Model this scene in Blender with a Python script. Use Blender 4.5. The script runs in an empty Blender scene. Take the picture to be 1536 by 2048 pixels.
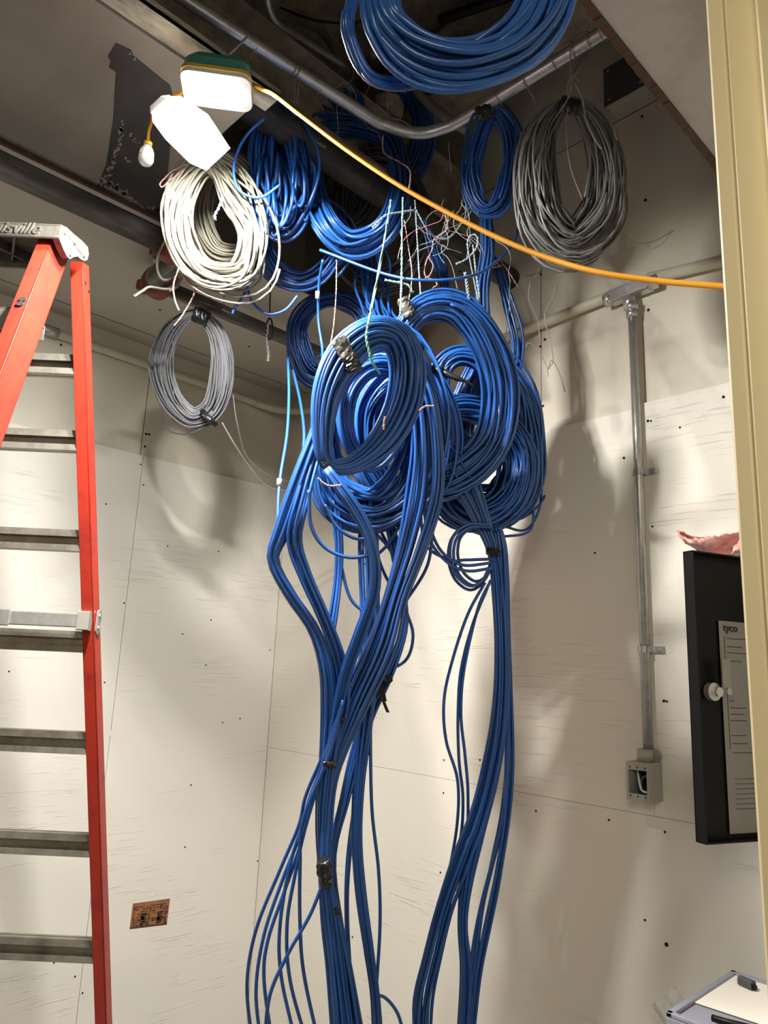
import bpy, bmesh, math, random
import numpy as np
from mathutils import Vector, Matrix

# ------------------------------------------------------------------ camera
SC = bpy.context.scene
COL = SC.collection
CP = np.array([2.575, -1.873, 1.68])
YAW, PITCH, ROLL, FPX = 0.80435, 0.21505, 0.04449, 1452.0
CF = np.array([-math.sin(YAW)*math.cos(PITCH), math.cos(YAW)*math.cos(PITCH), math.sin(PITCH)])
_r = np.array([math.cos(YAW), math.sin(YAW), 0.0]); _u = np.cross(_r, CF)
CR = math.cos(ROLL)*_r + math.sin(ROLL)*_u
CU = -math.sin(ROLL)*_r + math.cos(ROLL)*_u
cam = bpy.data.objects.new('camera', bpy.data.cameras.new('camera'))
COL.objects.link(cam)
cam.data.sensor_fit = 'VERTICAL'; cam.data.sensor_height = 24; cam.data.lens = FPX/2048*24
cam.data.clip_start = 0.05
M = Matrix([[CR[i], CU[i], -CF[i]] for i in range(3)]).to_4x4()
M.translation = Vector(CP); cam.matrix_world = M
SC.camera = cam

# ------------------------------------------------------------------ light
SC.view_settings.view_transform = 'Standard'; SC.view_settings.look = 'None'
SC.view_settings.gamma = 1.0; SC.view_settings.use_curve_mapping = False
SC.view_settings.exposure = 0.0
W = bpy.data.worlds.new('world'); SC.world = W; W.use_nodes = True
W.node_tree.nodes['Background'].inputs[0].default_value = (1.0, .93, .82, 1)
W.node_tree.nodes['Background'].inputs[1].default_value = 0.12

def area(name, loc, target, sx, sy, power, color, spread=180):
    d = bpy.data.lights.new(name, 'AREA'); d.shape = 'RECTANGLE'; d.size = sx; d.size_y = sy
    d.energy = power; d.color = color; d.spread = math.radians(spread)
    o = bpy.data.objects.new(name, d); COL.objects.link(o); o.location = loc
    o.rotation_euler = (Vector(target)-Vector(loc)).to_track_quat('-Z', 'Y').to_euler()
    return o
L1 = (1.424, -1.278, 2.745)
area('work_light_beam', L1, (1.25, -0.65, 0.9), .12, .07, 54, (1.0, .965, .90), 172)
L2 = (1.30, -1.30, 2.69)
area('hanging_light_beam', L2, (1.10, -1.33, 1.6), .055, .055, 31, (1.0, .97, .92))
area('hall_ceiling_light', (3.15, -3.1, 2.55), (2.5, -1.0, 1.2), .6, .6, 21, (1.0, .88, .68))

# ------------------------------------------------------------------ helpers
def ray(px, py): return (px-768)/FPX*CR - (py-1024)/FPX*CU + CF
DS = 1.0
def at(px, py, t): return CP + ray(px, py)*(t*DS)
def onp(px, py, ax, v):
    d = ray(px, py); return CP + d*((v-CP[ax])/d[ax])

def link(name, verts, faces, mats, parent=None, smooth=False, midx=None):
    me = bpy.data.meshes.new(name)
    me.from_pydata([tuple(map(float, v)) for v in verts], [], faces)
    for m in (mats if isinstance(mats, (list, tuple)) else [mats]): me.materials.append(m)
    if midx is not None: me.polygons.foreach_set('material_index', midx)
    if smooth: me.polygons.foreach_set('use_smooth', [True]*len(me.polygons))
    me.update()
    o = bpy.data.objects.new(name, me); COL.objects.link(o)
    if parent: o.parent = parent; o.matrix_parent_inverse = parent.matrix_world.inverted()
    return o

def tag(o, label=None, cat=None, group=None, kind=None):
    if label: o['label'] = label
    if cat: o['category'] = cat
    if group: o['group'] = group
    if kind: o['kind'] = kind
    return o

def thing(name, label, cat, loc=(0, 0, 0), group=None):
    o = bpy.data.objects.new(name, None); o.empty_display_size = .02
    o.location = [float(v) for v in loc]; COL.objects.link(o)
    o.matrix_world = Matrix.Translation(o.location)
    return tag(o, label, cat, group)

class MB:
    """collects shapes into one mesh"""
    def __init__(s): s.v = []; s.f = []; s.m = []; s.sm = []
    def add(s, v, f, m=0, smooth=False):
        b = len(s.v); s.v += [tuple(map(float, q)) for q in v]
        s.f += [tuple(i+b for i in q) for q in f]; s.m += [m]*len(f); s.sm += [smooth]*len(f); return s
    def box(s, a, b, m=0):
        x0, y0, z0 = a; x1, y1, z1 = b
        v = [(x, y, z) for z in (z0, z1) for y in (y0, y1) for x in (x0, x1)]
        return s.add(v, [(0, 2, 3, 1), (4, 5, 7, 6), (0, 1, 5, 4), (2, 6, 7, 3), (0, 4, 6, 2), (1, 3, 7, 5)], m)
    def bar(s, p0, p1, U, V, u0, u1, v0, v1, m=0, bev=0):
        p0, p1, U, V = map(lambda q: np.asarray(q, float), (p0, p1, U, V))
        if bev:
            pr = [(u0+bev, v0), (u1-bev, v0), (u1, v0+bev), (u1, v1-bev), (u1-bev, v1), (u0+bev, v1), (u0, v1-bev), (u0, v0+bev)]
        else: pr = [(u0, v0), (u1, v0), (u1, v1), (u0, v1)]
        n = len(pr)
        v = [p + U*a + V*b for p in (p0, p1) for a, b in pr]
        f = [(i, (i+1) % n, n+(i+1) % n, n+i) for i in range(n)] + [tuple(range(n))[::-1], tuple(range(n, 2*n))]
        return s.add(v, f, m)
    def prism(s, poly, off, m=0):
        n = len(poly); off = np.asarray(off, float)
        v = [np.asarray(q, float) for q in poly]; v = v + [q+off for q in v]
        f = [tuple(range(n))[::-1], tuple(range(n, 2*n))] + [(i, (i+1) % n, n+(i+1) % n, n+i) for i in range(n)]
        return s.add(v, f, m)
    def tube(s, pts, r, k=8, m=0, cap=True):
        v, f = tube_geo(pts, r, k, cap); return s.add(v, f, m, True)
    def disc(s, c, n, r, h, k=16, m=0):
        c = np.asarray(c, float); n = np.asarray(n, float); n /= np.linalg.norm(n)
        v, f = tube_geo([c, c+n*h], r, k); return s.add(v, f, m, False)
    def build(s, name, mats, parent=None):
        o = link(name, s.v, s.f, mats, parent, False, s.m)
        o.data.polygons.foreach_set('use_smooth', s.sm); o.data.update()
        return o

def tube_geo(pts, r, k=6, cap=True):
    P = np.asarray(pts, float); n = len(P)
    T = np.gradient(P, axis=0); T /= np.linalg.norm(T, axis=1)[:, None]+1e-12
    best = None
    for ref in (CF, np.array([0, 0, 1.]), np.array([1., 0, 0]), np.array([0, 1., 0]), np.array([.6, .5, .62])):
        q = np.abs(T@ref).max()
        if best is None or q < best[0]-.05: best = (q, ref)
    A = np.cross(T, best[1]); A /= np.linalg.norm(A, axis=1)[:, None]+1e-12
    B = np.cross(T, A)
    th = np.arange(k)*2*math.pi/k
    rr = np.broadcast_to(np.asarray(r, float), (n,))[:, None, None]
    V = P[:, None, :] + rr*(np.cos(th)[None, :, None]*A[:, None, :] + np.sin(th)[None, :, None]*B[:, None, :])
    V = V.reshape(-1, 3)
    i = np.arange(n-1)[:, None]*k; j = np.arange(k)[None, :]; j2 = (j+1) % k
    F = np.stack([i+j, i+j2, i+k+j2, i+k+j], -1).reshape(-1, 4).tolist()
    if cap: F += [list(range(k))[::-1], list(range((n-1)*k, n*k))]
    return V.tolist(), [tuple(q) for q in F]

def catmull(P, M, closed=False):
    P = np.asarray(P, float); n = len(P)
    u = np.linspace(0, n if closed else n-1, M, endpoint=not closed)
    i = np.floor(u).astype(int)
    if not closed: i = np.minimum(i, n-2)
    t = (u-i)[:, None]
    def g(k):
        k = i+k
        if closed: return P[k % n]
        o = P[np.clip(k, 0, n-1)].copy()
        o[k < 0] = 2*P[0]-P[1]; o[k > n-1] = 2*P[-1]-P[-2]
        return o
    a, b, c, d = g(-1), g(0), g(1), g(2)
    return .5*(2*b + (c-a)*t + (2*a-5*b+4*c-d)*t*t + (3*b-a-3*c+d)*t**3)

def cable(parent, name, pts, r, mat, k=6, n=40, label=None):
    o = MB().tube(catmull(pts, n), r, k).build(name, mat, parent)
    if label: o['label'] = label
    return o

def strands(parent, ctrl, n, mat, r, closed=False, turns=1, seed=0, wander=.25, depth=.8, spt=44, k=6, fringe=.0, name='cable', arc=1.0):
    """ctrl: (px, py, distance, half width in px).  One mesh per cable, following the bundle's path."""
    rnd = np.random.RandomState(seed)
    cen = np.array([at(a, b, t) for a, b, t, s in ctrl]); sp = np.array([s*t/FPX for a, b, t, s in ctrl])
    C4 = np.hstack([cen, sp[:, None]])
    base = catmull(C4, spt if closed else spt, closed)
    if closed: base = np.vstack([base, base[:1]])
    T = np.gradient(base[:, :3], axis=0)
    if closed: T[0] = T[-1] = (base[1, :3]-base[-2, :3])
    T /= np.linalg.norm(T, axis=1)[:, None]
    Sd = np.cross(T, CF); Sd /= np.linalg.norm(Sd, axis=1)[:, None]
    tot = n*turns
    idx = np.arange(tot); ga = math.pi*(3-math.sqrt(5))
    rad = np.sqrt((idx+.5)/tot)*.93; ang = idx*ga
    slot = np.stack([rad*np.cos(ang), rad*np.sin(ang)], 1)
    order = np.argsort(slot[:, 0]+.35*rnd.randn(tot))
    slot = slot[order]
    for c in range(n):
        sl = slot[c*turns:(c+1)*turns] if closed else slot[c:c+1]
        M = spt*turns if closed else spt
        off0 = rnd.randint(0, spt) if closed else 0
        total = int(M*arc) if closed else M
        ii = np.arange(total)
        bi = (ii+off0) % spt if closed else ii
        u = ii/spt
        if closed and turns > 1:
            kk = np.clip(u, 0, turns-1.001); k0 = np.floor(kk).astype(int); fr = kk-k0; fr = fr*fr*(3-2*fr)
            ab = sl[k0]*(1-fr[:, None]) + sl[np.minimum(k0+1, turns-1)]*fr[:, None]
        else: ab = np.repeat(sl, total, 0)
        w = np.zeros((total, 2))
        for q in range(3):
            fq = rnd.uniform(.5, 1.4)*(q+1); ph = rnd.uniform(0, 6.28, 2)
            w += np.stack([np.sin(6.28*fq*u+ph[0]), np.cos(6.28*fq*u+ph[1])], 1)/(q+1)
        ab = ab + wander*w*.6
        if fringe and rnd.rand() < fringe: ab = ab*rnd.uniform(1.15, 1.6)
        s = base[bi, 3][:, None]
        P = base[bi, :3] + Sd[bi]*ab[:, :1]*s + CF*ab[:, 1:]*s*depth
        MB().tube(P, r, k).build(name, mat, parent)

def sleeve(parent, name, mat, p, d, length, rad, label=None, flat=.75):
    """rumpled wrap of tape: p centre, d direction"""
    p = np.asarray(p, float); d = np.asarray(d, float); d /= np.linalg.norm(d)
    A = np.cross(d, CF); A /= np.linalg.norm(A); B = np.cross(d, A)
    rnd = np.random.RandomState(int(abs(p[0]*7919+p[2]*104729)) % 9999)
    v = []; n, k = 8, 16
    for i in range(n+1):
        for j in range(k):
            a = j*6.2832/k; q = rad*(1+.08*rnd.randn())*(1 if 0 < i < n else .9)
            v.append(p + d*(i/n-.5)*length*(1+.05*rnd.randn()) + A*q*math.cos(a) + B*q*flat*math.sin(a))
    f = [(i*k+j, i*k+(j+1) % k, (i+1)*k+(j+1) % k, (i+1)*k+j) for i in range(n) for j in range(k)]
    f += [tuple(range(k))[::-1], tuple(range(n*k, (n+1)*k))]
    o = MB().add(v, f, 0, False).build(name, mat, parent)
    if label: o['label'] = label
    return o

def wire(name, label, cat, px, r, mat, group=None, n=40, twist=0, parent=None, mat2=None):
    """thin string or wire through points (px, py, distance)"""
    P = catmull([at(*q) for q in px], n)
    if twist:
        T = np.gradient(P, axis=0); T /= np.linalg.norm(T, axis=1)[:, None]
        A = np.cross(T, CF); A /= np.linalg.norm(A, axis=1)[:, None]; B = np.cross(T, A)
        L = np.concatenate([[0], np.cumsum(np.linalg.norm(np.diff(P, axis=0), axis=1))])
        a = L/twist*6.283
        b = MB()
        for s, mi in ((1, 0), (-1, 1 if mat2 else 0)):
            b.tube(P+s*r*(A*np.cos(a)[:, None]+B*np.sin(a)[:, None]), r, 5, mi)
        o = b.build(name, [mat, mat2] if mat2 else mat, parent)
    else: o = MB().tube(P, r, 5).build(name, mat, parent)
    if not parent: tag(o, label, cat, group)
    return o

# ------------------------------------------------------------------ materials
def mat(name, col, rough=.5, metal=0, bump=0, bscale=60, var=0, vscale=8, var2=None, spec=.5, stretch=None, dist=.002,
        emit=None, alpha=None, trans=0, coat=0, jitter=0, thresh=None):
    m = bpy.data.materials.new(name); m.use_nodes = True; nt = m.node_tree; N = nt.nodes; K = nt.links
    b = N['Principled BSDF']
    b.inputs['Base Color'].default_value = (*col, 1); b.inputs['Roughness'].default_value = rough
    b.inputs['Metallic'].default_value = metal; b.inputs['Specular IOR Level'].default_value = spec
    b.inputs['Coat Weight'].default_value = coat; b.inputs['Transmission Weight'].default_value = trans
    if alpha is not None: b.inputs['Alpha'].default_value = alpha
    if emit:
        b.inputs['Emission Color'].default_value = (*emit[0], 1); b.inputs['Emission Strength'].default_value = emit[1]
    tc = N.new('ShaderNodeTexCoord'); mp = N.new('ShaderNodeMapping'); K.new(tc.outputs['Object'], mp.inputs[0])
    if stretch: mp.inputs['Scale'].default_value = stretch
    if var or var2:
        n = N.new('ShaderNodeTexNoise'); n.inputs['Scale'].default_value = vscale; n.inputs['Detail'].default_value = 7
        n.inputs['Roughness'].default_value = .62
        K.new(mp.outputs[0], n.inputs['Vector'])
        r = N.new('ShaderNodeValToRGB'); K.new(n.outputs['Fac'], r.inputs[0])
        lo, hi = thresh or (.35, .65)
        r.color_ramp.elements[0].position = lo; r.color_ramp.elements[1].position = hi
        c2 = var2 or tuple(min(1, c*(1-var)) for c in col)
        r.color_ramp.elements[0].color = (*c2, 1); r.color_ramp.elements[1].color = (*col, 1)
        K.new(r.outputs[0], b.inputs['Base Color'])
    if jitter:
        oi = N.new('ShaderNodeObjectInfo'); h = N.new('ShaderNodeHueSaturation')
        mr = N.new('ShaderNodeMapRange'); mr.inputs['To Min'].default_value = 1-jitter; mr.inputs['To Max'].default_value = 1+jitter
        K.new(oi.outputs['Random'], mr.inputs['Value']); K.new(mr.outputs[0], h.inputs['Value'])
        h.inputs['Color'].default_value = (*col, 1); K.new(h.outputs[0], b.inputs['Base Color'])
    if bump:
        n2 = N.new('ShaderNodeTexNoise'); n2.inputs['Scale'].default_value = bscale; n2.inputs['Detail'].default_value = 6
        K.new(mp.outputs[0], n2.inputs['Vector'])
        bp = N.new('ShaderNodeBump'); bp.inputs['Strength'].default_value = bump; bp.inputs['Distance'].default_value = dist
        K.new(n2.outputs['Fac'], bp.inputs['Height']); K.new(bp.outputs[0], b.inputs['Normal'])
    return m

def plywood_mat(name, col, seed):
    """painted plywood: smooth paint with patches of raised horizontal grain"""
    m = mat(name, col, .55); nt = m.node_tree; N = nt.nodes; K = nt.links; b = N['Principled BSDF']
    tc = N['Texture Coordinate']
    mp = N.new('ShaderNodeMapping'); mp.inputs['Scale'].default_value = (3, 3, 60); mp.inputs['Location'].default_value = (seed, seed, 0)
    K.new(tc.outputs['Object'], mp.inputs[0])
    n = N.new('ShaderNodeTexNoise'); n.inputs['Scale'].default_value = 2.2; n.inputs['Detail'].default_value = 5; n.inputs['Distortion'].default_value = .8
    K.new(mp.outputs[0], n.inputs['Vector'])
    r = N.new('ShaderNodeValToRGB'); r.color_ramp.elements[0].position = .60; r.color_ramp.elements[1].position = .66
    K.new(n.outputs['Fac'], r.inputs[0])
    mp2 = N.new('ShaderNodeMapping'); mp2.inputs['Location'].default_value = (seed*2, 3, seed); K.new(tc.outputs['Object'], mp2.inputs[0])
    n2 = N.new('ShaderNodeTexNoise'); n2.inputs['Scale'].default_value = 3.5; K.new(mp2.outputs[0], n2.inputs['Vector'])
    r2 = N.new('ShaderNodeValToRGB'); r2.color_ramp.elements[0].position = .50; r2.color_ramp.elements[1].position = .60
    K.new(n2.outputs['Fac'], r2.inputs[0])
    mx = N.new('ShaderNodeMath'); mx.operation = 'MULTIPLY'; K.new(r.outputs[0], mx.inputs[0]); K.new(r2.outputs[0], mx.inputs[1])
    bp = N.new('ShaderNodeBump'); bp.inputs['Strength'].default_value = .55; bp.inputs['Distance'].default_value = .0025
    K.new(mx.outputs[0], bp.inputs['Height']); K.new(bp.outputs[0], b.inputs['Normal'])
    return m

BLUE = mat('blue_cable_jacket', (.013, .078, .30), .32, jitter=.25, spec=.6)
GREY = mat('grey_cable_jacket', (.17, .175, .19), .42, jitter=.25)
DGREY = mat('dark_grey_cable_jacket', (.075, .075, .08), .45, jitter=.3)
BEIGE = mat('beige_cable_jacket', (.19, .184, .14), .42, jitter=.2)
PLYL = plywood_mat('painted_plywood_left', (.74, .71, .65), 1.3)
PLYR = plywood_mat('painted_plywood_right', (.73, .695, .62), 4.1)
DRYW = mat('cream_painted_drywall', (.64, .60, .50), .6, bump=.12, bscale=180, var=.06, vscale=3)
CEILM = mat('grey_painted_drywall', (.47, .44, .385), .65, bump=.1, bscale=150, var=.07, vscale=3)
PLATE = mat('brown_ceiling_board', (.275, .245, .205), .6, var2=(.22, .195, .162), vscale=5, bump=.15, bscale=40)  # mottled brown board, darker than the drywall ceiling next to it
CEILR = mat('stained_white_drywall', (.50, .48, .44), .7, var2=(.34, .32, .28), vscale=4, thresh=(.28, .5))
DECK = mat('dusty_brown_deck', (.38, .32, .25), .85, var=.5, vscale=14, bump=.6, bscale=40, dist=.01)
CONC = mat('grey_concrete_floor', (.28, .27, .25), .8, var=.2)
BLACKP = mat('black_pipe_paint', (.028, .027, .028), .26, var2=(.14, .125, .105), vscale=22, stretch=(1, .25, 1), thresh=(.3, .75), bump=.2, bscale=50)
DUSTYP = mat('dust_caked_pipe', (.016, .015, .016), .5, var2=(.06, .055, .05), vscale=30, stretch=(1, .3, 1), thresh=(.33, .62), bump=.5, bscale=60)
REDTRIM = mat('raw_reddish_edge', (.07, .032, .022), .8, var=.5, vscale=20)
GALV = mat('galvanised_steel', (.52, .52, .50), .38, .7, var=.2, vscale=40)
CAST = mat('cast_aluminium', (.60, .60, .58), .33, .75, bump=.2, bscale=90)
CREAMP = mat('cream_painted_conduit', (.56, .53, .41), .45, var=.1, vscale=20)
BOXP = mat('grey_painted_box', (.36, .345, .30), .5, bump=.15, bscale=120)
TAPE = mat('black_electrical_tape', (.012, .012, .014), .3, bump=.5, bscale=150)
SILT = mat('scuffed_silver_tape', (.16, .15, .13), .35, .3, bump=.8, bscale=220, var=.6, vscale=60)
RED = mat('red_fibreglass', (.40, .030, .015), .42, var2=(.24, .018, .015), vscale=14, thresh=(.25, .5), bump=.2, bscale=90)
ALU = mat('dirty_aluminium', (.40, .375, .32), .45, .75, var2=(.16, .15, .12), vscale=16, thresh=(.25, .6), bump=.25, bscale=70)
CAPM = mat('worn_grey_cap', (.12, .113, .095), .6, 0, var2=(.075, .068, .058), vscale=38, thresh=(.3, .6), bump=.35, bscale=80)
DARK = mat('dark_hole', (.008, .007, .006), .9)
REDCOUP = mat('red_pipe_coupling', (.26, .045, .035), .5, var=.35, vscale=30)
YEL = mat('yellow_power_cord', (.72, .33, .02), .4)
TEALH = mat('teal_lamp_housing', (.10, .40, .34), .5)
YELH = mat('yellow_lamp_rim', (.65, .42, .04), .5)
LENS = mat('lit_lamp_lens', (.9, .9, .9), .4, emit=((1, .97, .91), 6))
GLOW = mat('lit_translucent_lamp_body', (.9, .9, .88), .4, emit=((1, .97, .91), 6))
GLASS = mat('clear_plastic', (.95, .95, .93), .08, trans=.9)
WHT = mat('white_plastic', (.8, .8, .78), .4)
STR = mat('pale_blue_pull_string', (.24, .32, .36), .7)
TEAL = mat('teal_twine', (.20, .46, .36), .7)
PINK = mat('pink_wire', (.42, .15, .13), .5)
WWIRE = mat('off_white_wire', (.42, .36, .32), .5)
TIEG = mat('grey_tie_wire', (.26, .24, .21), .5)
BLK = mat('black_cabinet_paint', (.004, .004, .004), .45, spec=.2, bump=.05)
PAPER = mat('white_paper', (.74, .70, .62), .7)
DPAPER = mat('shaded_printed_paper', (.22, .21, .19), .6)  # whitish door sheet, its shade put into the grey base colour
INK = mat('black_ink', (.02, .02, .02), .6)
POST = mat('cream_door_frame_paint', (.66, .58, .36), .45, bump=.05, bscale=100)
PLAS = mat('pink_bubble_wrap', (.86, .42, .38), .22, trans=.25, bump=.5, bscale=30, dist=.006, alpha=.85)
STAMP = mat('unpainted_brown_wood', (.33, .135, .055), .6, var=.3, vscale=30)
STAMPI = mat('dark_brown_print', (.07, .03, .015), .6)
TOTE = mat('navy_blue_plastic', (.012, .04, .16), .4)
TOTETOP = mat('grey_lid', (.24, .25, .30), .4)
HOLE = DARK

# ------------------------------------------------------------------ room
H = 2.884
def struct(name, bm, mats):
    o = bm.build(name, mats); o['kind'] = 'structure'; return o
struct('floor', MB().box((-.1, -4.2, -.05), (4.6, .1, 0)), CONC)

def dots_y(b, pts, m=1, y=0.0, r=.0045):
    for q in pts:
        P = onp(q[0], q[1], 1, y); b.disc((P[0], y, P[2]), (0, -1, 0), q[2] if len(q) > 2 else r, .0012, 8, m)
def dots_x(b, pts, m=1, x=0.0, r=.0045):
    for q in pts:
        P = onp(q[0], q[1], 0, x); b.disc((x, P[1], P[2]), (1, 0, 0), q[2] if len(q) > 2 else r, .0012, 8, m)

wl = MB().box((-.08, -4.2, 0), (0, .08, 4.0))
dots_x(wl, [(122, 690), (292, 868), (298, 869), (290, 893), (590, 879, .003)])
wl.box((0, -.699, 2.44), (.0008, -.697, H), 2)
struct('wall_left', wl, [DRYW, HOLE, STAMPI])
wr = MB().box((0, 0, 0), (2.5, .08, 4.0))
dots_y(wr, [(1083, 531), (1082, 549), (1082, 659), (1090, 679), (1081, 693), (1006, 509), (1081, 816), (1086, 812), (1297, 620),
            (1284, 206), (1284, 233), (1291, 401), (1291, 400), (921, 543), (1020, 480), (1290, 868)])
wr.box((1.333, -.0008, 2.44), (1.3345, 0, 3.1), 2)
wr.box((.9, -.0008, 3.418), (2.02, 0, 3.4205), 2)
wr.box((1.68, -.0006, 2.44), (1.681, 0, 2.72), 2)
for a, b in (((1051, 554), (1085, 543)), ((1050, 681), (1080, 668)), ((1053, 676), (1080, 665))):
    P, Q = onp(*a, 1, 0), onp(*b, 1, 0); wr.bar(P, Q, (0, -1, 0), (0, 0, 1), 0, .0008, -.0008, .0008, 2)
struct('wall_right', wr, [DRYW, HOLE, STAMPI])

# plywood backing boards screwed to both walls
def ply_left(y0, y1, label, marks=(), knots=()):
    b = MB().box((0.001, y0+.0012, .10), (.012, y1-.0012, 2.44))
    dots_x(b, marks, 1, .012, .003)
    for q in knots:
        P = onp(q[0], q[1], 0, .012); b.disc((.0118, P[1], P[2]), (1, 0, 0), q[2], .0007, 18, 0)
    return tag(b.build('plywood_panel', [PLYL, HOLE]), label, 'plywood panel', 'white plywood panels on the left wall')
ply_left(-.69, -.012, 'white painted plywood panel on the left wall, the one touching the room corner', [(335, 1092), (437, 1103), (422, 1240), (365, 1268), (480, 1437), (382, 1570), (370, 1694), (412, 1330), (515, 1722), (445, 1445), (540, 1300)],
         [(428, 1103, .006), (364, 1271, .006), (484, 1114, .004), (398, 1442, .006), (640, 1045, .006)])
ply_left(-1.91, -.69, 'white painted plywood panel on the left wall, seen between the ladder steps', [(281, 929), (287, 970), (248, 1206), (18, 1343), (150, 1953), (165, 1986), (209, 1365), (212, 1008), (108, 1925)],
         [(255, 1067, .009), (237, 1184, .010), (227, 1258, .009), (217, 1467, .011), (254, 1012, .005)])
def ply_right(x0, x1, z0, z1, label, marks=(), knots=()):
    b = MB().box((x0+.0005, -.012, z0+.0005), (x1-.0005, -.001, z1-.0005))
    dots_y(b, marks, 1, -.012, .003)
    for q in knots:
        P = onp(q[0], q[1], 1, -.012); b.disc((P[0], -.0118, P[2]), (0, -1, 0), q[2], .0007, 18, 0)
    return tag(b.build('plywood_panel', [PLYR, HOLE]), label, 'plywood panel', 'white plywood panels on the right wall')
ply_right(.012, 1.672, 1.352, 2.44, 'large upper white plywood panel on the right wall behind the blue cables', [(1248, 916, .004), (546, 1318), (887, 1446), (888, 1520), (960, 1520), (1190, 1106), (1305, 1053)], [(898, 1194, .006), (884, 1446, .006), (640, 1228, .008), (625, 1242, .007), (612, 1365, .008)])
ply_right(1.672, 2.37, 1.352, 2.452, 'upper white plywood panel on the right wall beside the black cabinet', [(1296, 842, .004), (1302, 842, .003), (1447, 794, .004), (1360, 855, .003), (1328, 1402, .004), (1334, 1403, .003)], [(1336, 871, .010), (1345, 1070, .006), (1356, 1428, .010), (1333, 1296, .016)])
ply_right(.012, 2.37, .10, 1.352, 'lower white plywood panel on the right wall below the horizontal seam', [(1330, 1664), (1290, 1840), (887, 1586), (881, 1745), (1072, 1622), (1333, 1889, .005), (705, 1874), (708, 1990), (1218, 1640)])

DUSTS = mat('pale_dusty_steel', (.50, .47, .36), .75, var2=(.06, .055, .05), vscale=26, stretch=(1, .35, 1), thresh=(.30, .60), bump=.7, bscale=70, dist=.004)
# ceilings round the open shaft
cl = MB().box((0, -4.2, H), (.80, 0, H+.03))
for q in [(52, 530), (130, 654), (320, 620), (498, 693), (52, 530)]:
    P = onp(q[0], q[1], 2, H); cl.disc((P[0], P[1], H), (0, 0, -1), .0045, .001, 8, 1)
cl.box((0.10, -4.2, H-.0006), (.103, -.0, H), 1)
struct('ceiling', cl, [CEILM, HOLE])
struct('trim_1', MB().box((.80, -4.2, H-.003), (.810, 0, H+.03)), REDTRIM)
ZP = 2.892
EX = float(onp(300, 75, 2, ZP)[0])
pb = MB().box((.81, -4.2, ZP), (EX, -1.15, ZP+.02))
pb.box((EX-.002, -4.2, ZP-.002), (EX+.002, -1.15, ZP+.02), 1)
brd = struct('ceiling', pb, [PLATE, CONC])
sq = MB().box((EX+.004, -4.2, ZP+.004), (EX+.062, -1.12, ZP+.010)).box((EX+.004, -4.2, ZP+.010), (EX+.010, -1.12, ZP+.075)).box((EX+.058, -4.2, ZP+.004), (EX+.062, -1.12, ZP+.022))
tag(sq.build('steel_channel', DUSTS), 'dust caked steel channel along the edge of the brown ceiling board', 'steel channel')
cr = MB().box((2.022, -4.2, H), (4.6, 0, H+.02))
struct('ceiling', cr, CEILR)
ed = MB(); rn = random.Random(3); y = -2.2
while y < 0:
    h = rn.uniform(.004, .012); ed.box((2.010-rn.random()*.004, y, H-.002-rn.random()*.003), (2.024, min(0, y+.02), H+.02+h)); y += .02
struct('trim_2', ed, STAMPI)
struct('ceiling', MB().box((-.1, -4.2, 3.95), (4.6, .1, 4.02)), DECK)
struct('ceiling', MB().box((EX, -4.2, H), (2.022, -2.6, H+.03)), CEILR)
# doorway wall on the right of the view, with the camera in the opening
struct('wall_front', MB().box((2.37, -1.235, 0), (2.51, 0, H)).box((2.37, -4.2, 0), (2.51, -3.0, H)).box((2.37, -3.0, 2.56), (2.51, -1.235, H)), DRYW)
struct('wall_hall', MB().box((4.55, -4.2, 0), (4.6, 0, H)), DRYW)
struct('wall_back', MB().box((0, -4.25, 0), (4.6, -4.2, 4.0)), DRYW)
pj = onp(1473, 1024, 1, -1.262)
XJ = float(pj[0])+.016
XS = float(onp(1522, 170, 1, -1.278)[0])
dj = MB()
dj.box((XJ, -1.262, 0), (2.51, -1.235, 2.56))
dj.box((XS, -1.278, 0), (XS+.03, -1.262, 2.545))
dj.box((XJ-.016, -1.262, 0), (XJ, -1.19, 2.56))
dj.box((XJ, -3.0, 2.535), (2.51, -1.262, 2.56))
dj.box((XJ, -3.0, 0), (2.51, -2.975, 2.535))
o = struct('door_1', dj, POST); bv = o.modifiers.new('b', 'BEVEL'); bv.width = .0025; bv.segments = 2

# ------------------------------------------------------------------ overhead pipes
def pipe_between(name, label, cat, pts, r, m, k=20, extra=None):
    t = thing(name, label, cat, pts[0])
    MB().tube(catmull(pts, max(2, len(pts)*8)) if len(pts) > 2 else pts, r, k).build('pipe', m, t)
    return t
bigp = pipe_between('sprinkler_pipe', 'large black pipe crossing the open ceiling and entering the right wall', 'pipe', [(1.211, -.0, 3.02), (1.211, -3.2, 3.02)], .037, DUSTYP, 24)
def text(body, size, mt, parent, P, X, Y, name='lettering', shear=0, extr=.0006):
    c = bpy.data.curves.new(name, 'FONT'); c.body = body; c.size = size; c.shear = shear; c.extrude = extr
    tmp = bpy.data.objects.new(name+'_src', c)
    me = bpy.data.meshes.new_from_object(tmp); bpy.data.objects.remove(tmp)
    me.materials.clear(); me.materials.append(mt)
    o = bpy.data.objects.new(name, me); COL.objects.link(o)
    X = Vector(X).normalized(); Y = Vector(Y); Y = (Y-X*Y.dot(X)).normalized(); Z = X.cross(Y)
    Mx = Matrix([[X[i], Y[i], Z[i]] for i in range(3)]).to_4x4(); Mx.translation = Vector([float(q) for q in P])
    o.parent = parent; o.matrix_parent_inverse = parent.matrix_world.inverted(); o.matrix_world = Mx
    return o
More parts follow.
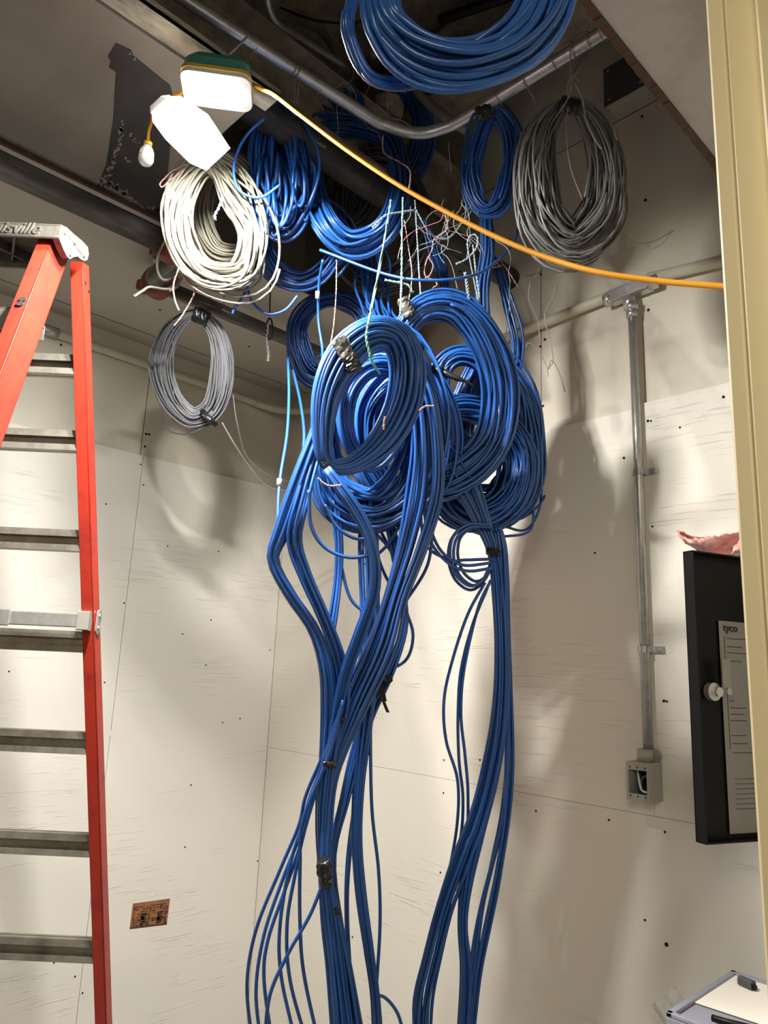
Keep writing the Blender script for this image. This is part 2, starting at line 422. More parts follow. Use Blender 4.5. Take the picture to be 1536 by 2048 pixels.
# faded white stencil dashes on the big pipe
sm = MB()
for i in range(5):
    p = at(589+i*5, 257+i*3.6, 1.62); p = np.array([1.211+.0355, p[1], 3.02-.012])
    sm.box((p[0], -.90+i*.007, 3.006), (p[0]+.0015, -.90+i*.007+.004, 3.014-.003*(i % 2)))
sm.build('white_stencil', TIEG, bigp)
p1 = thing('black_pipe', 'thick black pipe running along the left ceiling edge to the red coupling', 'pipe', (.826, -1.1, 2.80))
MB().tube([(.826, -3.2, 2.812), (.826, -1.06, 2.812)], .033, 24).build('pipe', BLACKP, p1)
p2 = thing('black_pipe', 'thinner black pipe past the red couplings, over the grey coil', 'pipe', (.6, -.5, 2.81))
MB().tube([(.60, -.95, 2.812), (.60, -.0, 2.812)], .023, 20).build('pipe', BLACKP, p2)
hg = MB()
for a in ((.60, -.75, 2.812),):
    hg.tube([(a[0], a[1], a[2]+.02), (a[0], a[1], H)], .004, 8)
hg.build('hanger_rod', GALV, p2)
# red grooved couplings with a short black elbow between
el = thing('pipe_elbow', 'short black pipe elbow held between two red couplings', 'pipe elbow', (.72, -.95, 2.8))
e0 = at(352, 520, 1.98); e1 = at(333, 592, 2.06)
e0 = np.array([.826, -1.07, 2.812]); e1 = np.array([.60, -.965, 2.812])
epts = [e0, e0+np.array([-.03, .05, -.01]), e1+np.array([.06, -.05, -.015]), e1]
MB().tube(catmull(epts, 20), .03, 18).build('elbow', BLACKP, el)
def coupling(label, c, d, R):
    c = np.asarray(c, float); d = np.asarray(d, float); d /= np.linalg.norm(d)
    t = thing('pipe_coupling', label, 'pipe coupling', c)
    b = MB(); b.tube([c-d*.03, c-d*.026, c-d*.012, c+d*.012, c+d*.026, c+d*.03], [R*.9, R*1.1, R*1.18, R*1.18, R*1.1, R*.9], 18)
    A = np.cross(d, (0, 0, 1)); A /= np.linalg.norm(A); B = np.cross(d, A)
    for s in (1, -1):
        b.bar(c+A*s*R*1.05-d*.018, c+A*s*R*1.05+d*.018, A, B, -.004+(.0 if s > 0 else -.022), (.026 if s > 0 else .004), -.016, .016, 0, .004)
    b.build('housing', REDCOUP, t)
    for s in (1, -1):
        q = c+A*s*(R*1.05+.016)
        MB().tube([q-B*.034, q-B*.024], .010, 6).tube([q-B*.03, q+B*.032], .005, 8).tube([q+B*.02, q+B*.03], .009, 6).build('bolt', GALV, t)
coupling('red grooved coupling at the end of the thick black pipe', e0+np.array([0, .01, 0]), (-.15, 1, 0), .043)
coupling('red grooved coupling at the start of the thinner black pipe, nearer the grey coil', e1+np.array([.005, -.02, 0]), (-.35, 1, 0), .041)

# bent bright conduit above
ZT = 3.10
pts = [(1.23, -3.2, ZT), (1.27, -1.6, ZT)] + [(1.325, -.86, ZT), (1.345, -.74, ZT), (1.385, -.665, ZT), (1.45, -.632, ZT), (1.53, -.622, ZT), (1.9, -.612, ZT), (2.45, -.60, ZT)]
tb = thing('metal_conduit', 'shiny bent metal conduit carrying the hanging coils in the ceiling opening', 'conduit', pts[0])
MB().tube(catmull(pts, 90), .0155, 14).build('tube', GALV, tb)
wr_ = MB()
for px, py in ((608, 150), (614, 155), (600, 145)):
    pass
for x in (1.70, 1.78, 1.83, 1.87, 1.90, 1.62):
    a = np.linspace(0, 6.28, 14); wr_.tube([(x+.004*math.sin(q/2), -.617+.0175*math.cos(q), ZT+.0175*math.sin(q)) for q in a], .0012, 5)
for y in (-1.02, -1.03, -.95):
    a = np.linspace(0, 6.28, 14); wr_.tube([(1.312+.0175*math.cos(q), y+.003*math.sin(q/2), ZT+.0175*math.sin(q)) for q in a], .0012, 5)
wr_.build('wire_wrap', TIEG, tb)
def conduit(name, label, px, r, m, cat='conduit'):
    return tag(MB().tube(catmull([at(*q) for q in px], 40), r, 12).build(name, m), label, cat)
conduit('metal_conduit', 'thin dull conduit curving down high in the dark shaft, left of the large blue coil', [(530, -60, 2.0), (536, 10, 2.05), (556, 50, 2.1), (600, 78, 2.2), (688, 132, 2.35)], .012, GALV)
conduit('flexible_conduit', 'short curved armoured conduit hooked down inside the dark shaft', [(600, 30, 2.5), (640, 62, 2.5), (665, 92, 2.45), (680, 130, 2.4)], .014, TIEG)
conduit('metal_conduit', 'dusty diagonal conduit behind the large blue coil in the shaft', [(740, 108, 2.5), (790, 110, 2.5), (840, 190, 2.45), (900, 240, 2.4), (935, 262, 2.4)], .016, TIEG)
conduit('black_cable', 'thin black cable sagging across the dark shaft at the top of the view', [(560, 15, 2.4), (620, 38, 2.4), (690, 46, 2.4), (760, 38, 2.4)], .004, TAPE, 'cable')
conduit('metal_conduit', 'dark straight conduit crossing behind the large blue coil at the top', [(880, 40, 2.3), (1010, -5, 2.2), (1100, -40, 2.1)], .016, BLK)
def beam(label, a, b, w, h, m=DECK, name='steel_beam'):
    a, b = np.array(a, float), np.array(b, float); d = b-a; d /= np.linalg.norm(d); S = np.cross(d, (0, 0, 1)); S /= np.linalg.norm(S)
    q = MB().bar(a, b, S, (0, 0, 1), -w/2, w/2, 0, .012).bar(a, b, S, (0, 0, 1), -.006, .006, .012, h-.012).bar(a, b, S, (0, 0, 1), -w/2, w/2, h-.012, h)
    return tag(q.build(name, m), label, 'beam')
beam('dusty steel beam running above the black pipe at the top left of the opening', (1.0, -3.6, 3.25), (1.0, -.02, 3.25), .13, .22)
beam('brown steel beam crossing the shaft above the large blue coil', (.2, -.95, 3.62), (2.35, -1.0, 3.62), .14, .25)
beam('brown steel beam high in the shaft beside the right wall', (.2, -.25, 3.62), (2.35, -.25, 3.62), .14, .25)
jd = thing('ceiling_junction_box', 'dark octagonal junction box on the shaft deck near the bent conduit', 'junction box', at(780, 205, 2.4))
c = at(775, 208, 2.45); MB().disc(c, (0, 0, -1), .055, .04, 8).build('box', DECK, jd)
# junction box on the upper right wall
jb = thing('junction_box', 'grey square junction box with a blank cover high on the right wall', 'junction box', (1.62, 0, 3.52))
q = [onp(*a, 1, -.07) for a in ((1212, 165), (1262, 128), (1300, 172), (1215, 212))]
x0, x1 = q[0][0], 1.735; z1, z0 = 3.60, 3.45
q0, q1 = onp(1212, 212, 1, -.07), onp(1290, 165, 1, -.07)
bx0, bx1, bz0 = q0[0], q1[0], q0[2]; bz1 = bz0+.13
MB().box((bx0, -.07, bz0), (bx1, -.001, bz1)).build('box', BOXP, jb)
cv = MB().box((bx0-.004, -.074, bz0-.004), (bx1+.004, -.07, bz1+.004))
jcv = cv.build('cover', DGREY, jb)
scw = MB()
for a in (.012, bx1-bx0-.012):
    for c_ in (.012, .118): scw.disc((bx0+a, -.074, bz0+c_), (0, -1, 0), .004, .002, 8)
scw.build('screw', GALV, jcv)
MB().tube([(bx1, -.03, bz0+.05), (bx1+.03, -.03, bz0+.05)], .014, 12).tube([(bx1+.03, -.03, bz0+.05), (2.45, -.03, bz0+.05)], .011, 12).build('connector', CAST, jb)

# ------------------------------------------------------------------ conduits on the walls
cc = thing('cream_conduit', 'cream painted conduit bending round the room corner just below the ceiling', 'conduit', (.03, -.5, 2.79))
MB().tube(catmull([(.022, -3.2, 2.80), (.022, -1.2, 2.80), (.022, -.34, 2.795), (.035, -.20, 2.785), (.09, -.10, 2.775), (.20, -.035, 2.775), (.40, -.022, 2.785), (1.25, -.022, 2.798), (1.60, -.022, 2.812)], 90), .0165, 14).build('tube', CREAMP, cc)
P = onp(97, 664, 0, .03)
MB().tube([(.022, P[1]-.035, 2.80), (.022, P[1]+.035, 2.80)], .020, 14).build('coupling', GALV, cc)
c2 = thing('cream_conduit', 'cream painted conduit running right from the metal fitting to the doorway', 'conduit', (1.9, 0, 2.8))
MB().tube([(1.715, -.022, 2.822), (2.0, -.022, 2.785), (2.36, -.022, 2.745)], .0165, 14).build('tube', CREAMP, c2)
# T fitting: conduit body with oval cover
fa, fb = onp(1222, 598, 1, -.03), onp(1303, 566, 1, -.03)
fb = np.array([fb[0], -.03, fb[2]]); fa = np.array([fa[0], -.03, fa[2]])
d = fb-fa; Ld = np.linalg.norm(d); d /= Ld; nrm = np.array([0, -1., 0]); up = np.cross(nrm, d)
if up[2] < 0: up = -up
tf = thing('conduit_fitting', 'silver cast conduit fitting with oval cover joining the cream conduit', 'conduit fitting', fa)
b = MB(); b.bar(fa, fb, up, nrm, -.019, .019, -.022, .016, 0, .007)
b.tube([fa-d*.018, fa+d*.006], .021, 14).tube([fb-d*.006, fb+d*.018], .021, 14)
mid = fa+d*Ld*.44
b.tube([mid-up*.012, np.array([mid[0]+.006, -.03, mid[2]-.055])], .019, 14)
b.build('body', CAST, tf)
def oval(c, d, up, L, R, n, k=8):
    pl = []
    for s in (1, -1):
        for i in range(k+1):
            a = math.pi*(i/k-.5); pl.append(c + s*(d*(L/2-R+R*math.cos(a)) + up*R*math.sin(a)))
    return pl
cm = (fa+fb)/2+nrm*.016
MB().prism(oval(cm, d, up, Ld+.004, .019, nrm), nrm*.004).build('cover', CAST, tf); tfc = bpy.data.objects['cover.001'] if 'cover.001' in bpy.data.objects else bpy.data.objects['cover']
MB().prism(oval(cm+nrm*.004, d, up, Ld-.03, .010, nrm), nrm*.002).build('cover_relief', GALV, tfc)
sb = MB()
for s in (-1, 1): sb.disc(cm+d*s*(Ld/2+.004)+nrm*.002, nrm, .005, .004, 8)
sb.build('screw', GALV, tfc)
# riser down to the open box
RX = 1.668
ris = thing('metal_conduit', 'vertical galvanised conduit running down the right wall to the open box', 'conduit', (RX, -.03, 1.5))
zt, zb = mid[2]-.05, 1.475
MB().tube([(RX-.004, -.03, zt), (RX, -.03, 2.3), (RX+.002, -.03, zb)], .0125, 16).build('tube', GALV, ris)
MB().tube([(RX-.004, -.03, zt+.01), (RX-.004, -.03, zt-.012)], .019, 12).tube([(RX-.004, -.03, zt-.012), (RX-.004, -.03, zt-.035)], .0165, 6).build('compression_connector', GALV, ris)
for i, py in enumerate((946, 1299)):
    P = onp(1280, py, 1, -.02)
    st = thing('pipe_strap', ('metal strap holding the vertical conduit, the upper one' if i == 0 else 'metal strap holding the vertical conduit, the lower one nearer the box'), 'pipe strap', (RX, -.012, P[2]), 'straps on the vertical conduit')
    b = MB(); z = P[2]; a = np.linspace(math.pi*1.0, math.pi*2.0, 12)
    arc = [(RX+.0145*math.cos(q), -.03+.0145*math.sin(q)) for q in a]
    arc = [(RX-.0145, -.013)] + arc + [(RX+.0145, -.015), (RX+.048, -.015)]
    for (xa, ya), (xb, yb) in zip(arc[:-1], arc[1:]):
        dd = np.array([xb-xa, yb-ya, 0]); dd /= np.linalg.norm(dd)+1e-9; nn = np.array([dd[1], -dd[0], 0])
        b.bar((xa, ya, z), (xb, yb, z), nn, (0, 0, 1), 0, .0018, -.0085, .0085)
    b.build('band', GALV, st)
    MB().disc((RX+.034, -.0168, z), (0, -1, 0), .005, .003, 12).build('screw', CAST, st)
# open cast box
q0 = onp(1254, 1603, 1, -.085); q1 = onp(1297, 1528, 1, -.085)
X0, X1 = q0[0], q1[0]; Z0, Z1 = q0[2]+.002, q1[2]
Z0 = onp(1297, 1607, 1, -.085)[2]
ob = thing('outlet_box', 'grey cast electrical box, open, at the foot of the vertical conduit', 'electrical box', (RX, -.012, Z0))
t_ = .006; b = MB()
b.box((X0, -.085, Z0), (X0+t_, -.013, Z1)).box((X1-t_, -.085, Z0), (X1, -.013, Z1)).box((X0+t_, -.085, Z0), (X1-t_, -.013, Z0+t_)).box((X0+t_, -.085, Z1-t_), (X1-t_, -.013, Z1))
b.box((X0+t_, -.018, Z0+t_), (X1-t_, -.013, Z1-t_), 1)
b.box((X0+t_, -.085, Z0+t_), (X1-t_, -.080, Z0+t_+.012)).box((X0+t_, -.085, Z1-t_-.012), (X1-t_, -.080, Z1-t_))
b.build('box_body', [BOXP, DARK], ob)
xc = (X0+X1)/2
MB().tube([(xc, -.04, Z1), (xc, -.04, Z1+.03)], .020, 18).build('hub', BOXP, ob)
lg = MB()
lg.prism(oval(np.array([xc, -.014, Z1+.014]), np.array([1., 0, 0]), np.array([0, 0, 1.]), X1-X0+.004, .017, None), (0, -.008, 0))
lg.build('mounting_lug', BOXP, ob)
sc = MB()
for i in range(3):
    for zz in (Z0+.012, Z1-.012): sc.disc((X0+.010+i*(X1-X0-.02)/2, -.085, zz), (0, -1, 0), .0022, .0006, 8)
sc.build('screw_hole', DARK, ob)
MB().disc((X1-.002, -.022, Z1+.014), (0, -1, 0), .006, .004, 12).build('mounting_screw', GALV, ob)
def bx(u, v, y): return (X0+t_+u*(X1-X0-2*t_), y, Z0+.018+v*(Z1-Z0-.036))
wi = tag(MB().tube(catmull([bx(.12, .98, -.05), bx(.4, .4, -.065), bx(.6, .12, -.07), bx(.98, .06, -.065)], 20), .0028, 8).build('white_wire', WHT), 'white wire looping inside the open electrical box', 'wire')
tag(MB().tube(catmull([bx(.3, .1, -.05), bx(.35, .5, -.05), bx(.6, .72, -.055), bx(.98, .68, -.05)], 20), .0026, 8).build('grey_wire', GREY), 'grey wire arching inside the open electrical box', 'wire')
tag(MB().tube(catmull([bx(.1, .6, -.045), bx(.3, .2, -.06), bx(.6, .0, -.06), bx(.98, -.04, -.055)], 20), .0028, 8).build('blue_wire', BLUE), 'blue wire curled in the bottom of the open electrical box', 'wire')

# ------------------------------------------------------------------ cabinet door, plastic, tote, stickers
cb = thing('alarm_cabinet', 'black wall cabinet with its door swung open beside the doorway', 'cabinet', (2.15, -.05, 1.4))
A0 = onp(1368, 1103, 1, -.45); A1 = onp(1392, 1684, 1, -.45)
hx, hy = A0[0]-.0, -.45
dd = np.array([.36, .93, 0]); dd /= np.linalg.norm(dd)
nn = np.array([-dd[1], dd[0], 0])       # away to the left
if nn[0] > 0: nn = -nn
zt, zb = A0[2], A1[2]
p0 = np.array([hx, hy, 0]); WD = .43
b = MB()
p1_ = p0+dd*WD
def V3(p, z): return np.array([p[0], p[1], z])
inn = -nn   # the lip points back at the viewer side
b.bar(V3(p0, (zt+zb)/2), V3(p1_, (zt+zb)/2), nn, (0, 0, 1), 0, .003, -(zt-zb)/2, (zt-zb)/2)
b.bar(V3(p0, zb), V3(p0, zt), nn, dd, -.022, .003, 0, .003)
b.bar(V3(p0, zb), V3(p1_, zb), nn, (0, 0, 1), -.022, .003, 0, .003)
b.bar(V3(p0, zt), V3(p1_, zt), nn, (0, 0, 1), -.022, .003, -.003, 0)
door_ = b.build('door', BLK, cb)
MB().box((2.09, -.10, zb-.01), (2.365, -.013, zt+.01)).build('cabinet_body', BLK, cb)
def ondoor(px, py, off=-.004):
    dr = ray(px, py); n3 = nn; pt = p0+nn*off; t = ((pt-CP)@n3)/(dr@n3); return CP+dr*t
sheet = door_
s0, s1 = ondoor(1437, 1241), ondoor(1462, 1668)
wS = .22; zS1, zS0 = s0[2], s1[2]
MB().bar(V3(s0, (zS0+zS1)/2), V3(s0+dd*wS, (zS0+zS1)/2), nn, (0, 0, 1), 0, .001, -(zS1-zS0)/2, (zS1-zS0)/2).build('wiring_label', DPAPER, sheet)['label'] = 'printed white sheet'
ln = MB()
def sline(u0, u1, v, h=.0012):
    z = zS1-v; ln.bar(V3(s0+dd*u0, z), V3(s0+dd*u1, z), nn, (0, 0, 1), -.0006, 0, -h/2, h/2)
for v, u1 in ((.034, .2), (.05, .06), (.062, .07), (.078, .055), (.155, .03), (.168, .06), (.18, .055), (.192, .06), (.22, .055), (.235, .06), (.252, .2)): sline(.018, u1, v)
for v in np.arange(.30, .36, .009): sline(.02, .11, v, .0008)
ln.bar(V3(s0+dd*.012, zS1-.03), V3(s0+dd*.012, zS1-.245), nn, dd, -.0006, 0, 0, .001)
ln.build('printed_lines', INK, sheet)
text('tyco', .022, INK, sheet, V3(s0+dd*.010-nn*.002, zS1-.020), dd, (0, 0, 1))
lk = door_
c = ondoor(1420, 1383); MB().disc(c, -nn, .017, .012, 18).disc(c-nn*.012, -nn, .010, .012, 6).build('lock_barrel', CAST, lk)
c = ondoor(1436, 1350); MB().bar(c+np.array([0, 0, -.03]), c+np.array([0, 0, .03]), dd, nn, -.011, .011, -.022, -.018, 0, .001).build('lock_cam', TIEG, lk)
c = ondoor(1436, 1382); MB().disc(c-nn*.022, -nn, .007, .006, 6).build('lock_nut', GALV, lk)
# pink plastic on top of the door
pk = []; rnd = np.random.RandomState(5); nu, nv = 22, 12
for i in range(nu+1):
    for j in range(nv+1):
        u, v = i/nu, j/nv
        px = 1355+u*135; top = 1060+22*math.sin(u*3)*(1-u)+4*u; bot = 1066+58*min(1, u*2.0)**.8-8*u
        if u < .02: bot = top+3
        py = top+(bot-top)*v
        y = -.44+u*.20+.05*math.sin(u*9+v*4)*math.sin(v*3.1)-.02
        p = onp(px, py, 1, y+.004*rnd.randn()); pk.append(p+rnd.randn(3)*.0012)
f = [(i*(nv+1)+j, (i+1)*(nv+1)+j, (i+1)*(nv+1)+j+1, i*(nv+1)+j+1) for i in range(nu) for j in range(nv)]
o = MB().add(pk, f, 0, True).build('plastic_wrap', PLAS); tag(o, 'crumpled pink translucent plastic draped over the black cabinet door', 'plastic wrap')
o.modifiers.new('s', 'SOLIDIFY').thickness = .002
# tote with lid, paper, tools
tt = thing('storage_tote', 'blue tote with a grey lid standing under the black cabinet', 'tote', (2.1, -.3, 0))
TX0, TX1, TY0, TY1, TZ = 1.90, 2.355, -.465, -.16, 1.10
o = MB().box((TX0+.012, TY0+.012, 0), (TX1, TY1-.012, TZ-.03)).build('tote_body', TOTE, tt)
o = MB().box((TX0, TY0, TZ-.03), (TX1+.005, TY1, TZ-.004)).box((TX0, TY0, TZ-.004), (TX0+.012, TY1, TZ+.004)).box((TX0, TY0, TZ-.004), (TX1, TY0+.012, TZ+.004)).box((TX0, TY1-.012, TZ-.004), (TX1, TY1, TZ+.004)).build('lid', TOTETOP, tt)
bv = o.modifiers.new('b', 'BEVEL'); bv.width = .002; bv.segments = 2
pp = [onp(*a, 2, TZ-.002) for a in ((1390, 2006), (1470, 1952), (1560, 1975), (1560, 2062))]
tag(MB().prism(pp, (0, 0, .0015)).build('paper_sheet', PAPER), 'blank white paper sheet lying on the tote lid', 'paper')
c = onp(1480, 1962, 2, TZ+.006); c1 = onp(1512, 1976, 2, TZ+.006)
tl = thing('utility_knife', 'small dark grey cutter lying on the white paper', 'cutter', c)
dv = (c1-c); Lk = np.linalg.norm(dv); dv /= Lk; sv = np.cross(dv, (0, 0, 1))
MB().bar(c, c+dv*Lk*.85, sv, (0, 0, 1), -.008, .008, -.006, .010, 0, .003).build('handle', DGREY, tl)
MB().bar(c+dv*Lk*.85, c1, sv, (0, 0, 1), -.004, .004, -.004, .004, 0, .001).build('tip', BLK, tl)
c = onp(1425, 2036, 2, TZ+.006)
tag(MB().tube(catmull([c, onp(1460, 2046, 2, TZ+.008), onp(1520, 2060, 2, TZ+.008)], 12), .006, 8).build('black_strap', BLK), 'black strap lying on the tote lid in front of the paper', 'strap')
ch = thing('metal_channel', 'grey metal channel offcut leaning behind the tote', 'metal channel', (1.86, -.25, 0))
g0, g1 = onp(1309, 2006, 1, -.22), onp(1328, 1990, 1, -.22)
dwn = (onp(1335, 2046, 1, -.28)-g0); dwn /= np.linalg.norm(dwn)
b = MB().bar(g0, g0+dwn*1.05, (g1-g0)/np.linalg.norm(g1-g0), (0, -1, 0), 0, .032, 0, .003).bar(g0, g0+dwn*1.05, (g1-g0)/np.linalg.norm(g1-g0), (0, -1, 0), 0, .003, 0, .02).bar(g0+(g1-g0)*1.5, g0+(g1-g0)*1.5+dwn*1.02, (g1-g0)/np.linalg.norm(g1-g0), (0, -1, 0), 0, .02, .004, .006)
b.build('channel', GALV, ch)
# stamps left unpainted on plywood
def stamp(label, poly, ax, v, off, rows, cols, seed):
    P = [onp(*a, ax, v) for a in poly]; b = MB().prism(P, off, 0)
    rn = random.Random(seed); o3 = np.asarray(off)*1.6
    def uv(u, w): return (P[0]*(1-u)+P[1]*u)*(1-w)+(P[3]*(1-u)+P[2]*u)*w
    for i in range(rows):
        u = .04
        while u < .94:
            du = rn.choice([.03, .05, .07, .10]); w0 = .15+.8*i/rows
            if rn.random() < .75:
                h = .045 if rn.random() < .7 else .10
                b.prism([uv(u, w0), uv(u+du*.75, w0), uv(u+du*.75, w0+h), uv(u, w0+h)], o3, 1)
            u += du
    b.prism([uv(.0, .93), uv(1, .93), uv(1, .99), uv(0, .99)], o3, 1)
    b.prism([uv(.47, .1), uv(.485, .1), uv(.485, .95), uv(.47, .95)], o3, 1)
    for cu in (.25, .70):
        b.prism([uv(cu, .45), uv(cu+.13, .42), uv(cu+.15, .85), uv(cu, .9)], o3, 1)
    pn = [o for o in COL.objects if o.name.startswith('plywood_panel')][0 if ax == 0 else 4]
    o = b.build('grade_stamp', [STAMP, STAMPI], pn); o['label'] = label; return o
stamp('brown unpainted grade stamp low on the left plywood wall', [(266, 1807), (340, 1797), (333, 1849), (259, 1858)], 0, .012, (.0012, 0, 0), 8, 8, 4)
stamp('narrow brown unpainted stamp on the right wall, half hidden by blue cables', [(914, 1697), (934, 1700), (936, 1800), (912, 1795)], 1, -.012, (0, -.0012, 0), 8, 3, 9)

# ------------------------------------------------------------------ ladder
fh = np.array([CF[0], CF[1], 0]); fh /= np.linalg.norm(fh); rh = np.array([math.cos(YAW), math.sin(YAW), 0])
def lp(l, h, z): return np.array([CP[0], CP[1], 0]) + fh*h - rh*l + np.array([0, 0, z])
lad = thing('stepladder', 'red fibreglass stepladder with grey top cap standing at the left', 'ladder', lp(1.1, 1.8, 0))
LM = .96
def rail(name, top, bot, wv, web, fl, mirror=False, lbl=None):
    a, c = lp(*top), lp(*bot)
    if mirror:
        a, c = lp(2*LM-top[0], top[1], top[2]), lp(2*LM-bot[0], bot[1], bot[2])
    d = (c-a)/np.linalg.norm(c-a); Lv = rh*(1 if mirror else -1)
    Wv = np.cross(d, rh); Wv /= np.linalg.norm(Wv)
    if Wv@fh < 0: Wv = -Wv
    b = MB()
    b.bar(a, c, Lv, Wv, 0, .005, 0, web, 0, .001)
    b.bar(a, c, Lv, Wv, .0, fl, 0, .005, 0, .001)
    b.bar(a, c, Lv, Wv, .0, fl, web-.005, web, 0, .001)
    o = b.build(name, RED, lad)
    bv = o.modifiers.new('b', 'BEVEL'); bv.width = .003; bv.segments = 2; bv.limit_method = 'ANGLE'
    if lbl: o['label'] = lbl
    return a, c, Lv, Wv, o
# front rails: lean toward the viewer
FT = (.707, 1.360, 2.560); FB = (.55, .323, 0.0)
RT = (.702, 1.481, 2.547)
_q = at(213, 2048, 1.78)-CP; _q = (-(_q@rh)+.0, _q@fh, _q[2]+CP[2]); _k = RT[2]/(RT[2]-_q[2])
RB_ = tuple(RT[i]+(_q[i]-RT[i])*_k for i in range(3)); RB = RB_
Fr = rail('front_rail', FT, FB, None, .074, .029)
rail('front_rail', FT, FB, None, .074, .029, True)
Rr = rail('rear_rail', RT, RB, None, .037, .029)
rail('rear_rail', RT, RB, None, .037, .029, True)
def lerp(a, b, z): k = (a[2]-z)/(a[2]-b[2]); return tuple(a[i]+(b[i]-a[i])*k for i in range(3))
def step_z(py, px=165):
    lo, hi = -.3, 2.54
    for _ in range(40):
        z = (lo+hi)/2; P = lp(*lerp(RT, RB, z)); d = P-CP; y = 1024-FPX*(d@CU)/(d@CF)
        if y < py: hi = z
        else: lo = z
    return z
for py, half in ((727, .028), (880, .028), (1081, .029), (1285, .029), (1489, .030), (1695, .030), (1908, .030), (2130, .030)):
    z = step_z(py+0); half *= .85
    if z < .05: continue
    q = lerp(RT, RB, z); a = lp(q[0]+.027, q[1]+.013, z); c = lp(2*LM-q[0]-.027, q[1]+.014, z)
    up = np.array([0, 0, 1.]); b = MB()
    b.bar(a, c, up, fh, -half, half, .010, .013)          # web at the back
    b.bar(a, c, up, fh, half-.004, half, -.004, .023)      # top flange
    b.bar(a, c, up, fh, half-.016, half, -.006, -.002)     # front lip
    b.bar(a, c, up, fh, -half, -half+.003, -.004, .023)    # bottom flange
    b.bar(a, c, up, fh, -half, -half+.014, -.006, -.003)
    b.bar(a, c, up, fh, -.006, -.002, .012, .023)
    b.build('rear_step', ALU, lad)
for k in range(1):
    z = 2.326-.26*k
    if z < .15: break
    q = lerp(FT, FB, z); a = lp(q[0]+.005, q[1]+.01, z); c = lp(2*LM-q[0]-.005, q[1]+.01, z); up = np.array([0, 0, 1.]); b = MB()
    b.bar(a, c, up, fh, -.004, 0, 0, .08).bar(a, c, up, fh, -.045, 0, 0, .003).bar(a, c, up, fh, -.03, 0, .077, .08)
    b.build('front_step', ALU, lad)
# spreader bar on the rear frame
z = step_z(1243); q = lerp(RT, RB, z); a = lp(q[0]+.01, q[1]-.012, z); c = lp(2*LM-q[0]-.01, q[1]-.012, z)
sp = MB().bar(a, c, (0, 0, 1), fh, -.016, .016, -.004, .004, 0, .002)
sp.build('spreader_bar', GALV, lad)
u_ = (c-a)/np.linalg.norm(c-a)
MB().bar(a-u_*.006, a+u_*.022, (0, 0, 1), fh, -.022, .022, -.008, .012, 0, .002).build('spreader_bracket', TIEG, lad)
a2 = a+u_*.18
MB().bar(a2, a2+u_*.055, (0, 0, 1), fh, -.019, .019, -.008, -.004, 0, .002).disc(a2+u_*.035-fh*.008, -fh, .006, .002, 12, 1).build('spreader_joint', [GALV, TIEG], lad)
q = lerp(RT, RB, z); rp = lp(q[0], q[1]+.02, z); N_ = rh
MB().prism(oval(rp+rh*.001, np.array([0, 0, 1.]), fh, .058, .011, None), rh*.004).disc(rp+rh*.005+np.array([0, 0, .014]), rh, .005, .003, 12, 1).disc(rp+rh*.005-np.array([0, 0, .014]), rh, .005, .003, 12, 1).build('rivet_plate', [GALV, TIEG], lad)
# rivets on the front rail
a, c, Lv, Wv, fro = Fr
rv = MB(); 
def onfront(px, py):
    # flange plane of the front rail
    d = ray(px, py); n3 = np.cross((c-a)/np.linalg.norm(c-a), Lv); t = ((a-CP)@n3)/(d@n3); return CP+d*t, n3
for px, py in ((46, 600), (41, 609)):
    P, n3 = onfront(px, py); n3 = n3 if n3@(CP-P) > 0 else -n3; rv.disc(P, n3, .0065, .003, 12)
rv.build('rivet', DARK, fro)
rv = MB()
for dz, s in ((.04, .012), (.055, .028)):
    q = lerp(RT, RB, RT[2]-dz); P = lp(q[0], q[1], q[2])+Rr[3]*s; rv.disc(P, rh, .0035, .002, 10)
rv.build('rivet', DARK, Rr[4])
# top cap
hF, hR = 1.575, 1.80; lR, lL = .68, 2*LM-.68
def onl(px, py, l):
    d = ray(px, py); pt = lp(l, 1, 0); t = ((pt-CP)@rh)/(d@rh); return CP+d*t
out = [(122, 449), (134, 455), (150, 470), (165, 482), (176, 494), (178, 508), (175, 520), (169, 522), (161, 518), (156, 513), (148, 514), (140, 518), (134, 513), (127, 499), (121, 484), (119, 479)]
P0_ = [onl(x, y, lR) for x, y in out]
ztop = max(p[2] for p in P0_)
hh = [(p-CP)@fh for p in P0_]
hF = hh[0]; hR = max(hh)
cpe = MB().prism(P0_, -rh*.014).build('cap_end', CAPM, lad)
zf1 = P0_[0][2]; 
b = MB()
zfb = onl(110, 478, lR)[2]
b.bar(lp(lR, hF, zf1-.0155), lp(lL, hF, zf1-.0155), (0, 0, 1), fh, -.0155, .0155, 0, .006, 0, .002)     # front face
b.bar(lp(lR, hF, zf1-.004), lp(lL, hF, zf1-.004), (0, 0, 1), fh, 0, .004, 0, hR-hF-.03)             # top
b.bar(lp(lR+.05, hR-.03, zf1-.01), lp(lL, hR-.03, zf1-.01), (0, 0, 1), fh, -.03, .02, -.006, 0)
b.bar(lp(lR+.04, hF+.004, zf1-.006), lp(lL, hF+.004, zf1-.006), (0, 0, 1), fh, 0, .004, 0, hR-hF-.04)
for lx in np.arange(lR+.09, lL, .13):
    b.bar(lp(lx, hF, zf1-.006), lp(lx+.06, hR-.03, zf1-.006), (0, 0, 1), rh, -.022, 0, -.0025, .0025)
    b.bar(lp(lx+.09, hF, zf1-.006), lp(lx+.02, hR-.03, zf1-.006), (0, 0, 1), rh, -.022, 0, -.0025, .0025)
cpt = b.build('cap_top', CAPM, lad)
rv = MB()
for px, py in ((129, 464), (149, 484), (140, 507), (167, 510)):
    rv.disc(onl(px, py, lR), rh, .0048, .003, 12)
rv.build('rivet', GALV, cpe)
